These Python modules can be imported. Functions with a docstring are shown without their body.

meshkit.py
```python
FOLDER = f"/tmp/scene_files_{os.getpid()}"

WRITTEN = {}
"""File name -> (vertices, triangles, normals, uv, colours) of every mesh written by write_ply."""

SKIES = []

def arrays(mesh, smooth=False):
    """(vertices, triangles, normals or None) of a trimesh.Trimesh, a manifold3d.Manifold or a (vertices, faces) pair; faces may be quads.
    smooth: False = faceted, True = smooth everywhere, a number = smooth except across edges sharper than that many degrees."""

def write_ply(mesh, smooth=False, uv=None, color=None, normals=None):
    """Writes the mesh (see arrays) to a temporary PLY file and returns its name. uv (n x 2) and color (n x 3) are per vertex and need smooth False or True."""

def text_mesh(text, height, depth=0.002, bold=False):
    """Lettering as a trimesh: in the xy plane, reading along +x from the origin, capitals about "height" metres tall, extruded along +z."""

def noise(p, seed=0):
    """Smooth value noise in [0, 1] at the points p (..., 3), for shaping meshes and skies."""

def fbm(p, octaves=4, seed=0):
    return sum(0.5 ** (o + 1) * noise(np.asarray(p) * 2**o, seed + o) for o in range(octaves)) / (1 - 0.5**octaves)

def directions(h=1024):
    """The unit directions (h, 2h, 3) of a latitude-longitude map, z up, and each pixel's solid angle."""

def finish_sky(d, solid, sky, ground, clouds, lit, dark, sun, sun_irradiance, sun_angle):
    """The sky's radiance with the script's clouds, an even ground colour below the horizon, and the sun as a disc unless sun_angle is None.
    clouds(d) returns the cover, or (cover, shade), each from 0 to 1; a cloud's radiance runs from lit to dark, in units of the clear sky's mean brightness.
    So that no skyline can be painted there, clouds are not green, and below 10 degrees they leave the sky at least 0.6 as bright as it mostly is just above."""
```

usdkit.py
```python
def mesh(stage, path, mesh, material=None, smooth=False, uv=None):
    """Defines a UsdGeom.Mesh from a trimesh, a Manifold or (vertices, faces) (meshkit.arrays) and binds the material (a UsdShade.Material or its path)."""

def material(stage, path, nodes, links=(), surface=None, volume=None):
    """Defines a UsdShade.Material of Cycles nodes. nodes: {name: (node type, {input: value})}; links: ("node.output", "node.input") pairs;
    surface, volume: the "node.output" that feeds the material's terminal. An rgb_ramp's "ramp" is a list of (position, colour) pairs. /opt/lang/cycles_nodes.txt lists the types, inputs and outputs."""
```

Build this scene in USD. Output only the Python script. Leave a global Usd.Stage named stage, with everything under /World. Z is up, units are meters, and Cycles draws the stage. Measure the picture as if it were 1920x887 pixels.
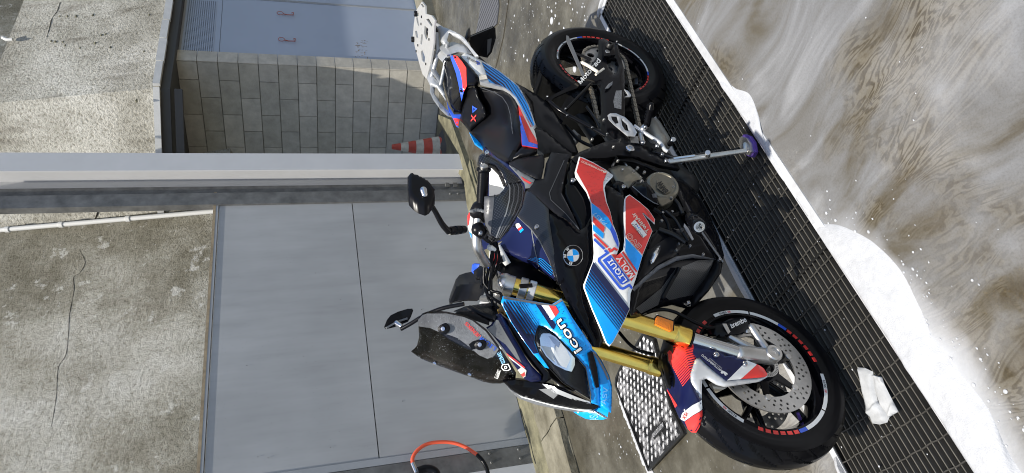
import math, numpy as np, trimesh, shapely, usdkit, meshkit
from shapely.geometry import Polygon, MultiPolygon, LineString, Point
from shapely.ops import unary_union
from shapely import affinity
from scipy.spatial import Delaunay
from scipy.interpolate import RBFInterpolator
from pxr import Usd, UsdGeom, UsdLux, UsdShade, Gf, Sdf

stage = Usd.Stage.CreateInMemory()
UsdGeom.SetStageUpAxis(stage, "Z")
UsdGeom.SetStageMetersPerUnit(stage, 1.0)
UsdGeom.Xform.Define(stage, "/World")
UsdGeom.Scope.Define(stage, "/World/Looks")

# ------------------------------------------------------------------ camera
# The photograph was taken with the phone on its side: world up points to the left of the frame.
FPX, EYE = 1225.0, np.array([0, 0, 1.665])
def _n(v): v = np.asarray(v, float); return v / np.linalg.norm(v)
_dn = _n((143.5, 3740, FPX)); _x = np.array([1593.5, -462, FPX]); _x = _n(_x - _dn * (_x @ _dn)); _y = np.cross(_x, _dn)
R = np.array([_x, _y, -_dn])                       # (right, down, forward) of the upright view -> world
cam = UsdGeom.Camera.Define(stage, "/World/camera")
cam.CreateHorizontalApertureAttr(36.0)
cam.CreateFocalLengthAttr(FPX / 1920 * 36)
cam.CreateClippingRangeAttr((0.05, 1000))
_m = np.eye(4); _m[0, :3] = R[:, 1]; _m[1, :3] = R[:, 0]; _m[2, :3] = -R[:, 2]; _m[3, :3] = EYE
cam.AddTransformOp().Set(Gf.Matrix4d(*_m.ravel().tolist()))
cam.GetPrim().CreateAttribute("exposure", Sdf.ValueTypeNames.Float).Set(0.0)
EXPOSURE = 0.6
cam.CreateExposureAttr(EXPOSURE)

# ------------------------------------------------------------------ sky and sun
SUN = _n((-0.25, -0.10, 0.96))
elev, rotz = math.asin(SUN[2]), math.atan2(SUN[0], SUN[1])
sky = usdkit.material(stage, "/World/Looks/sky_look", {
    "t": ("sky_texture", {"sky_type": "single_scattering", "sun_disc": False, "sun_elevation": elev, "sun_rotation": rotz, "aerosol_density": 1.6}),
    "b": ("background_shader", {"strength": 0.105})}, [("t.color", "b.color")], surface="b.background")
dome = UsdLux.DomeLight.Define(stage, "/World/sky")
UsdShade.MaterialBindingAPI.Apply(dome.GetPrim()).Bind(sky)
dome.GetPrim().SetCustomDataByKey("kind", "structure")
sun = UsdLux.DistantLight.Define(stage, "/World/sun")
sun.CreateIntensityAttr(1.15); sun.CreateAngleAttr(0.5); sun.CreateColorAttr(Gf.Vec3f(1.0, 0.95, 0.86))
sun.GetPrim().CreateAttribute("inputs:normalize", Sdf.ValueTypeNames.Bool).Set(True)
_z = SUN; _sx = _n(np.cross((0, 0, 1), _z)); _sy = np.cross(_z, _sx)
_m = np.eye(4); _m[0, :3] = _sx; _m[1, :3] = _sy; _m[2, :3] = _z
sun.AddTransformOp().Set(Gf.Matrix4d(*_m.ravel().tolist()))

# ------------------------------------------------------------------ helpers: names, tags, materials
USED = {}
def numbered(parent, name):
    k = f"{parent}/{name}"; n = USED.get(k, -1) + 1; USED[k] = n
    return k if n == 0 else f"{k}_{n:03d}"
def tag(path, label=None, cat=None, group=None, kind=None):
    p = stage.GetPrimAtPath(path)
    for k, v in (("label", label), ("category", cat), ("group", group), ("kind", kind)):
        if v: p.SetCustomDataByKey(k, v)
    return path
def thing(name, label, cat, loc=(0, 0, 0), group=None):
    p = numbered("/World", name); x = UsdGeom.Xform.Define(stage, p); x.AddTranslateOp().Set(Gf.Vec3d(*map(float, loc)))
    return tag(p, label, cat, group)
def part(name, mesh, mat, parent="/World", smooth=35, label=None, kind=None):
    p = numbered(parent, name)
    usdkit.mesh(stage, p, mesh, mat, smooth)
    return tag(p, label, kind=kind)

def look(name, color, rough=0.5, metal=0.0, spec=0.5, coat=0.0, var=0.0, vscale=12, bump=0.0, bscale=60, dark=None, trans=0.0, alpha=1.0, bdist=0.002, coat_rough=0.05):
    nodes = {"p": ("principled_bsdf", {"base_color": color, "roughness": rough, "metallic": metal, "specular_ior_level": spec, "coat_weight": coat, "coat_roughness": coat_rough, "transmission_weight": trans, "alpha": alpha})}
    links = []
    if var or bump:
        nodes["g"] = ("geometry", {})
    if var:
        d = dark if dark is not None else tuple(c * (1 - var) for c in color)
        nodes["n"] = ("noise_texture", {"scale": vscale, "detail": 6, "roughness": 0.65})
        nodes["r"] = ("rgb_ramp", {"ramp": [(0.3, d), (0.7, color)]})
        links += [("g.position", "n.vector"), ("n.fac", "r.fac"), ("r.color", "p.base_color")]
    if bump:
        nodes["bn"] = ("noise_texture", {"scale": bscale, "detail": 3})
        nodes["b"] = ("bump", {"strength": bump, "distance": bdist})
        links += [("g.position", "bn.vector"), ("bn.fac", "b.height"), ("b.normal", "p.normal")]
    return usdkit.material(stage, f"/World/Looks/{name}", nodes, links, surface="p.BSDF")

M = dict(
    black=look("black_gloss_plastic", (0.003, 0.003, 0.004), 0.07, spec=0.17, bump=0.03, bscale=90),
    satin=look("black_satin_plastic", (0.006, 0.006, 0.007), 0.28, spec=0.18, bump=0.12, bscale=500, bdist=0.0008),
    matte=look("black_grained_plastic", (0.010, 0.010, 0.012), 0.42, spec=0.18, bump=0.5, bscale=700, bdist=0.0008),
    frame=look("black_frame_paint", (0.003, 0.003, 0.004), 0.18, spec=0.22),
    dark=look("dark_engine_metal", (0.010, 0.010, 0.010), 0.45, var=0.5, vscale=40),
    seat=look("black_seat_vinyl", (0.005, 0.005, 0.006), 0.28, spec=0.22, bump=0.35, bscale=420, bdist=0.001),
    rubber=look("tyre_rubber", (0.004, 0.004, 0.005), 0.28, spec=0.18, var=0.5, vscale=20, bump=0.2, bscale=300, bdist=0.0008),
    gold=look("gold_anodised", (1.0, 0.68, 0.15), 0.20, metal=1.0, var=0.15, vscale=30),
    chrome=look("polished_steel", (0.62, 0.63, 0.65), 0.16, metal=1.0),
    alu=look("raw_aluminium", (0.62, 0.61, 0.59), 0.36, metal=1.0, var=0.25, vscale=25, bump=0.2, bscale=400, bdist=0.0006),
    silver=look("silver_paint", (0.55, 0.56, 0.57), 0.32, metal=0.35, coat=0.3),
    rackm=look("rack_brushed_aluminium", (0.72, 0.71, 0.68), 0.38, metal=0.55, var=0.15, vscale=40),
    rail=look("rail_grey_paint", (0.40, 0.41, 0.42), 0.38, metal=0.4, coat=0.15),
    bronze=look("bronze_magnesium_cover", (0.27, 0.24, 0.18), 0.42, metal=0.5, var=0.2, vscale=60),
    grey=look("dark_grey_plastic", (0.07, 0.072, 0.078), 0.4, coat=0.1),
    midgrey=look("mid_grey_plastic", (0.17, 0.175, 0.18), 0.4, coat=0.2),
    white=look("white_film", (0.76, 0.76, 0.73), 0.28, coat=0.15),
    cream=look("cream_film", (0.72, 0.66, 0.55), 0.3, coat=0.15),
    red=look("red_film", (0.74, 0.045, 0.038), 0.28, coat=0.15),
    dred=look("dark_red_film", (0.45, 0.05, 0.04), 0.3, coat=0.15),
    blue=look("light_blue_film", (0.0, 0.33, 0.86), 0.26, coat=0.15),
    royal=look("royal_blue_film", (0.03, 0.10, 0.58), 0.28, coat=0.15),
    navy=look("navy_film", (0.008, 0.011, 0.050), 0.2, spec=0.35, coat=0.1),
    ink=look("black_print", (0.004, 0.004, 0.005), 0.3, spec=0.2),
    paleblue=look("pale_blue_print", (0.25, 0.55, 0.8), 0.3, coat=0.15),
    purple=look("purple_anodised", (0.16, 0.09, 0.42), 0.35, metal=0.6),
    orange=look("amber_reflector", (0.75, 0.20, 0.01), 0.2, coat=0.6, bump=1.0, bscale=260, bdist=0.002),
    bowl=look("lamp_reflector", (0.97, 0.97, 0.97), 0.22, metal=1.0, bump=0.10, bscale=50),
    disc=look("brake_disc_steel", (0.50, 0.49, 0.47), 0.34, metal=0.9, var=0.15, vscale=60),
    tan=look("titanium_muffler", (0.42, 0.38, 0.32), 0.4, metal=0.6),
    chain=look("chain_steel", (0.32, 0.29, 0.24), 0.4, metal=0.8),
)
# carbon weave: fine diagonal ribs
def weave(name, sx, col, col2, rough):
    return usdkit.material(stage, f"/World/Looks/{name}", {
        "g": ("texture_coordinate", {}), "m": ("mapping", {"rotation": (0.3, 0.6, 0.785)}),
        "w": ("wave_texture", {"scale": sx, "bands_direction": "x"}), "w2": ("wave_texture", {"scale": sx, "bands_direction": "z"}),
        "x": ("math", {"math_type": "multiply"}), "r": ("rgb_ramp", {"ramp": [(0.1, col), (0.8, col2)]}),
        "b": ("bump", {"strength": 0.4, "distance": 0.001}),
        "p": ("principled_bsdf", {"roughness": rough, "coat_weight": 0.5, "coat_roughness": 0.12})},
        [("g.object", "m.vector"), ("m.vector", "w.vector"), ("m.vector", "w2.vector"), ("w.fac", "x.value1"), ("w2.fac", "x.value2"),
         ("x.value", "r.fac"), ("r.color", "p.base_color"), ("x.value", "b.height"), ("b.normal", "p.normal")], surface="p.BSDF")
M["carbon"] = weave("carbon_weave", 95, (0.004, 0.004, 0.005), (0.022, 0.023, 0.027), 0.28)
M["mesh"] = weave("radiator_mesh", 75, (0.004, 0.004, 0.004), (0.10, 0.10, 0.10), 0.4)
M["ribbed"] = weave("ribbed_carbon", 50, (0.003, 0.003, 0.004), (0.030, 0.031, 0.036), 0.2)
def pane_mat(name, tint, rough, fac):
    return usdkit.material(stage, f"/World/Looks/{name}", {
        "t": ("transparent_bsdf", {"color": tint}), "g": ("glossy_bsdf", {"color": (1, 1, 1), "roughness": rough}),
        "f": ("fresnel", {"IOR": fac}), "x": ("mix_closure", {})},
        [("f.fac", "x.fac"), ("t.BSDF", "x.closure1"), ("g.BSDF", "x.closure2")], surface="x.closure")
M["lens"] = pane_mat("headlight_lens", (0.97, 0.98, 0.98), 0.02, 1.22)
M["smoke"] = pane_mat("smoked_screen", (0.28, 0.255, 0.26), 0.06, 1.5)
M["clear"] = pane_mat("clear_plastic", (0.8, 0.82, 0.85), 0.1, 1.5)

# ------------------------------------------------------------------ helpers: meshes
def cat(ms): return trimesh.util.concatenate([m for m in ms if m is not None])
def box(c, s, rot=None):
    m = trimesh.creation.box(s)
    if rot is not None: m.apply_transform(rot)
    m.apply_translation(c); return m
def bbox(x0, x1, y0, y1, z0, z1): return box(((x0 + x1) / 2, (y0 + y1) / 2, (z0 + z1) / 2), (abs(x1 - x0), abs(y1 - y0), abs(z1 - z0)))
def cyl(p0, p1, r, r1=None, n=20):
    """A capped, slightly bevelled cone or cylinder between two points."""
    p0, p1 = np.asarray(p0, float), np.asarray(p1, float); r1 = r if r1 is None else r1; L = np.linalg.norm(p1 - p0); b = min(0.1 * r, 0.15 * L, 0.002)
    return lathe([(0, 0), (r - b, 0), (r, b), (r1, L - b), (r1 - b, L), (0, L)], p0, p1 - p0, n)
def frame_of(axis):
    z = _n(axis); x = _n(np.cross(z, (0.123, 0.987, 0.1) if abs(z[1]) < 0.9 else (1, 0, 0))); return np.array([x, np.cross(z, x), z])
def lathe(prof, o, axis, n=32):
    """prof: (radius, height) pairs, revolved about axis through o."""
    F = frame_of(axis); a = np.arange(n) * 2 * np.pi / n; pr = np.array(prof, float); k = len(pr)
    v = np.stack([pr[:, None, 0] * np.cos(a), pr[:, None, 0] * np.sin(a), np.repeat(pr[:, 1:2], n, 1)], -1).reshape(-1, 3) @ F + np.asarray(o)
    i, j = np.meshgrid(np.arange(k - 1), np.arange(n), indexing="ij"); j2 = (j + 1) % n
    q = np.stack([i * n + j, i * n + j2, (i + 1) * n + j2, (i + 1) * n + j], -1).reshape(-1, 4)
    m = trimesh.Trimesh(v, np.vstack([q[:, [0, 1, 2]], q[:, [0, 2, 3]]]), process=True); m.update_faces(m.nondegenerate_faces()); return m
def ringlathe(prof, o, axis, n=64): return lathe(list(prof) + [prof[0]], o, axis, n)
def smooth_path(pts, n=8):
    p = np.asarray(pts, float)
    if len(p) < 3: return p
    q = np.vstack([2 * p[0] - p[1], p, 2 * p[-1] - p[-2]]); out = []
    for i in range(1, len(q) - 2):
        for t in np.linspace(0, 1, n, endpoint=False):
            a, b, c, d = q[i - 1:i + 3]
            out.append(0.5 * (2 * b + (c - a) * t + (2 * a - 5 * b + 4 * c - d) * t * t + (3 * b - a - 3 * c + d) * t ** 3))
    return np.array(out + [p[-1]])
def tube(pts, r, n=8, curve=True):
    p = smooth_path(pts) if curve else np.asarray(pts, float); rr = np.broadcast_to(np.interp(np.linspace(0, 1, len(p)), np.linspace(0, 1, np.size(r)), np.atleast_1d(r)), len(p))
    t = np.gradient(p, axis=0); t /= np.linalg.norm(t, axis=1, keepdims=True) + 1e-12
    a = np.cross(t[0], (0.3, 0.2, 0.9)); a /= np.linalg.norm(a); A = []
    for ti in t: a = a - ti * (a @ ti); a = a / np.linalg.norm(a); A.append(a)
    A = np.array(A); B = np.cross(t, A); ang = np.arange(n) * 2 * np.pi / n
    v = p[:, None] + rr[:, None, None] * (np.cos(ang)[None, :, None] * A[:, None] + np.sin(ang)[None, :, None] * B[:, None])
    i, j = np.meshgrid(np.arange(len(p) - 1), np.arange(n), indexing="ij"); j2 = (j + 1) % n
    q = np.stack([i * n + j, i * n + j2, (i + 1) * n + j2, (i + 1) * n + j], -1).reshape(-1, 4)
    f = np.vstack([q[:, [0, 1, 2]], q[:, [0, 2, 3]]]); V = np.vstack([v.reshape(-1, 3), p[0], p[-1]]); k = len(p) * n
    c0 = [[k, (j + 1) % n, j] for j in range(n)]; c1 = [[k + 1, (len(p) - 1) * n + j, (len(p) - 1) * n + (j + 1) % n] for j in range(n)]
    return trimesh.Trimesh(V, np.vstack([f, c0, c1]), process=False)
def hull(pts): return trimesh.convex.convex_hull(np.asarray(pts, float))
def blob(spheres, n=1):
    """Rounded hull of spheres (x, y, z, r)."""
    s = trimesh.creation.icosphere(n); return hull(np.vstack([s.vertices * r + (x, y, z) for x, y, z, r in spheres]))
def ext(poly, h, axes, o):
    """2D shapely polygon extruded by h: axes = rows (u, v, w) in 3D."""
    m = trimesh.creation.extrude_polygon(poly, h, engine="earcut"); m.vertices = m.vertices @ np.asarray(axes, float) + np.asarray(o); m.fix_normals(); return m
def grid2d(poly, step):
    """Triangles over a 2D polygon with inner points, so that the surface can bend."""
    pts = []
    for ring in [poly.exterior, *poly.interiors]:
        c = np.array(shapely.segmentize(LineString(ring.coords), step).coords)[:-1]; pts.append(c)
    b = np.vstack(pts); x0, y0, x1, y1 = poly.bounds
    gx, gy = np.meshgrid(np.arange(x0, x1 + step, step), np.arange(y0, y1 + step, step * 0.866)); gx[1::2] += step / 2
    g = np.column_stack([gx.ravel(), gy.ravel()]); inner = poly.buffer(-0.6 * step)
    g = g[shapely.contains_xy(inner, g[:, 0], g[:, 1])] if not inner.is_empty else g[:0]
    P = np.vstack([b, g]); P = np.unique(P.round(4), axis=0)
    T = Delaunay(P).simplices; c = P[T].mean(1); ok = shapely.contains_xy(poly.buffer(1e-3), c[:, 0], c[:, 1]); T = T[ok]
    a = P[T]; ar = (a[:, 1, 0] - a[:, 0, 0]) * (a[:, 2, 1] - a[:, 0, 1]) - (a[:, 1, 1] - a[:, 0, 1]) * (a[:, 2, 0] - a[:, 0, 0]); T = T[np.abs(ar) > 1e-5]; ar = ar[np.abs(ar) > 1e-5]
    T[ar < 0] = T[ar < 0][:, ::-1]; return P, T
def rim_edges(T):
    e = np.vstack([T[:, [0, 1]], T[:, [1, 2]], T[:, [2, 0]]]); s = np.sort(e, 1); _, inv, cnt = np.unique(s, axis=0, return_inverse=True, return_counts=True)
    return e[cnt[inv.ravel()] == 1]

# ------------------------------------------------------------------ the motorcycle's own axes: x forward from the rear contact, y to its left, z up
HD, LEAN = math.radians(180.86), math.radians(-1.19)
BF = np.array([math.cos(HD), math.sin(HD), 0]); BL = np.array([-math.sin(HD), math.cos(HD), 0]); BU = np.array([0, 0, 1.0])
BM = np.array([BF, BL * math.cos(LEAN) - BU * math.sin(LEAN), BU * math.cos(LEAN) + BL * math.sin(LEAN)]); BT = np.array([2.272, 1.688, 0])
CL = (EYE - BT) @ BM.T
def wray(x, y):
    v = np.stack(np.broadcast_arrays(443.5 - np.asarray(y, float), np.asarray(x, float) - 960, FPX), -1); return v @ R.T
def U(x, y, lat):
    """The measured point of the motorcycle at photograph position (x, y), lat metres left of its middle plane."""
    d = wray(x, y) @ BM.T; t = (np.asarray(lat) - CL[1]) / d[..., 1]; return CL + d * t[..., None]
def UX(x, y, bx):
    d = wray(x, y) @ BM.T; t = (bx - CL[0]) / d[..., 0]; return CL + d * t[..., None]
def UZ(x, y, bz):
    d = wray(x, y) @ BM.T; t = (bz - CL[2]) / d[..., 2]; return CL + d * t[..., None]
def G(x, y, z=0.0):
    d = wray(x, y); t = (z - EYE[2]) / d[..., 2]; return EYE + d * t[..., None]
def WY(x, y, Y):
    d = wray(x, y); t = (Y - EYE[1]) / d[..., 1]; return EYE + d * t[..., None]

BIKE = thing("motorcycle", "red, white and blue sport touring motorcycle on its side stand over the drain grating", "motorcycle")
_x = UsdGeom.Xformable(stage.GetPrimAtPath(BIKE)); _x.ClearXformOpOrder()
_m = np.eye(4); _m[:3, :3] = BM; _m[3, :3] = BT
_x.AddTransformOp().Set(Gf.Matrix4d(*_m.ravel().tolist()))

class Panel:
    """A shaped sheet: measured outline, lateral depth interpolated between measured points, rounded rim, thickness."""
    def __init__(s, name, poly, ctrl, mat, th=0.004, rnd=0.006, step=7, into=(-.45, -.85, -.25), parent=BIKE, label=None, holes=(), smooth=50, mirror=False):
        s.poly = Polygon(poly, holes)
        if not s.poly.is_valid: s.poly = s.poly.buffer(0)
        if s.poly.geom_type != "Polygon": s.poly = max(s.poly.geoms, key=lambda g: g.area)
        c = np.array([(a, b, l) for a, b, l in ctrl], float) if np.ndim(ctrl) == 2 else None
        s.const = ctrl if c is None else None; s.into = _n(into); s.rnd = rnd
        if c is not None:
            s.f = RBFInterpolator(c[:, :2] / 100, c[:, 2], kernel="thin_plate_spline" if len(c) > 4 else "linear", degree=1 if len(c) > 3 else 0, smoothing=0.002 if len(c) > 4 else 0)
        x, y = s.poly.representative_point().coords[0]; l = s.lat(np.array([[x, y]]))[0]
        s.mpp = np.linalg.norm(U(x + 1, y + 1, l) - U(x, y, l)) / 1.414
        s.edge = s.poly.boundary
        P, T = grid2d(s.poly, step); front = s.at(P); back = U(P[:, 0], P[:, 1], s.lat(P)) + s.into * (th + rnd)
        e = rim_edges(T); n = len(P)
        F = np.vstack([T, T[:, ::-1] + n, np.column_stack([e[:, 1], e[:, 0], e[:, 0] + n]), np.column_stack([e[:, 1], e[:, 0] + n, e[:, 1] + n])])
        m = trimesh.Trimesh(np.vstack([front, back]), F, process=False); m.fix_normals(); s.m = m
        s.path = part(name, m, M[mat], parent, smooth, label)
        if mirror:
            k = m.copy(); k.vertices = k.vertices * (1, -1, 1); k.invert(); part(name, k, M[mat], parent, smooth)
    def lat(s, P): return np.full(len(P), s.const) if s.const is not None else s.f(np.asarray(P, float) / 100)
    def at(s, P, k=0):
        P = np.asarray(P, float); l = s.lat(P); d = shapely.distance(shapely.points(P), s.edge) * s.mpp
        q = 1 - np.minimum(d / max(s.rnd, 1e-6), 1); v = U(P[:, 0], P[:, 1], l) + s.into * (s.rnd * (1 - np.sqrt(np.maximum(1 - q * q, 0))))[:, None]
        if k: w = CL - v; v = v + w / np.linalg.norm(w, axis=1, keepdims=True) * (0.0007 + 0.0012 * k)
        return v
    def decal(s, name, poly, mat, k=1, inset=0.0, step=5, label=None):
        g = poly if not isinstance(poly, (list, tuple)) else Polygon(poly)
        if not g.is_valid: g = g.buffer(0)
        g = g.intersection(s.poly.buffer(-inset)); vs, fs, n = [], [], 0
        for q in getattr(g, "geoms", [g]):
            if q.geom_type != "Polygon" or q.area < 0.3: continue
            P, T = grid2d(q, step)
            if len(T): vs.append(s.at(P, k)); fs.append(T + n); n += len(P)
        if vs:
            m = trimesh.Trimesh(np.vstack(vs), np.vstack(fs), process=False)
            nn = m.face_normals; flip = ((CL - m.triangles_center) * nn).sum(1) < 0; m.faces[flip] = m.faces[flip][:, ::-1]
            part(name, m, M[mat], s.path, 60, label)
    def line(s, name, pts, w, mat, k=1, inset=0.0): s.decal(name, LineString(pts).buffer(w / 2, cap_style=2, join_style=1), mat, k, inset)
    def text(s, name, txt, p0, p1, mat, k=2, ratio=None, slant=0.0, bold=True, hpx=None, outline=None):
        tm = text2d(txt, bold); V = tm[0]; w = V[:, 0].max() - V[:, 0].min(); x0 = V[:, 0].min(); p0 = np.array(p0, float); d = np.array(p1, float) - p0
        up = np.array([d[1], -d[0]]) / np.linalg.norm(d) * (hpx if hpx else np.linalg.norm(d) / w)
        Q = p0 + ((V[:, 0] - x0 + slant * V[:, 1]) / w)[:, None] * d + V[:, 1:2] * up
        if outline:
            tri = unary_union([Polygon(Q[t]).buffer(0.02) for t in tm[1]]).buffer(outline[0]); s.decal(name + "_outline", tri.simplify(0.15), outline[1], k, step=4)
        m = trimesh.Trimesh(s.at(Q, k + 1), tm[1], process=False); flip = ((CL - m.triangles_center) * m.face_normals).sum(1) < 0; m.faces[flip] = m.faces[flip][:, ::-1]
        part(name, m, M[mat], s.path, False)
_TXT = {}
def text2d(txt, bold):
    """Flat lettering: (points with capitals one unit tall, triangles)."""
    if (txt, bold) not in _TXT:
        m = meshkit.text_mesh(txt, 1.0, 0.1, bold); up = m.face_normals[:, 2] > 0.9; f = m.faces[up]; u, inv = np.unique(f, return_inverse=True)
        _TXT[txt, bold] = (m.vertices[u][:, :2].copy(), inv.reshape(-1, 3))
    return _TXT[txt, bold]
def bolt(x, y, lat, r=0.006, h=0.006, mat="chrome", parent=BIKE, name="bolt", axis=(0, 1, 0)):
    o = U(x, y, lat); a = _n(axis)
    m = lathe([(0, -0.004), (r, -0.004), (r, h * 0.5), (r * 0.8, h), (r * 0.45, h), (r * 0.4, h * 0.4), (0, h * 0.4)], o, a, 14)
    return part(name, m, M[mat], parent)
def bar(name, a, b, w0, w1, mat, parent=BIKE, n=12, label=None): return part(name, cyl(a, b, w0, w1, n), M[mat], parent, label=label)

# ================================================================== THE SETTING
def nodes_mat(name, nodes, links, surface="p.BSDF"): return usdkit.material(stage, f"/World/Looks/{name}", nodes, links, surface=surface)
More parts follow.
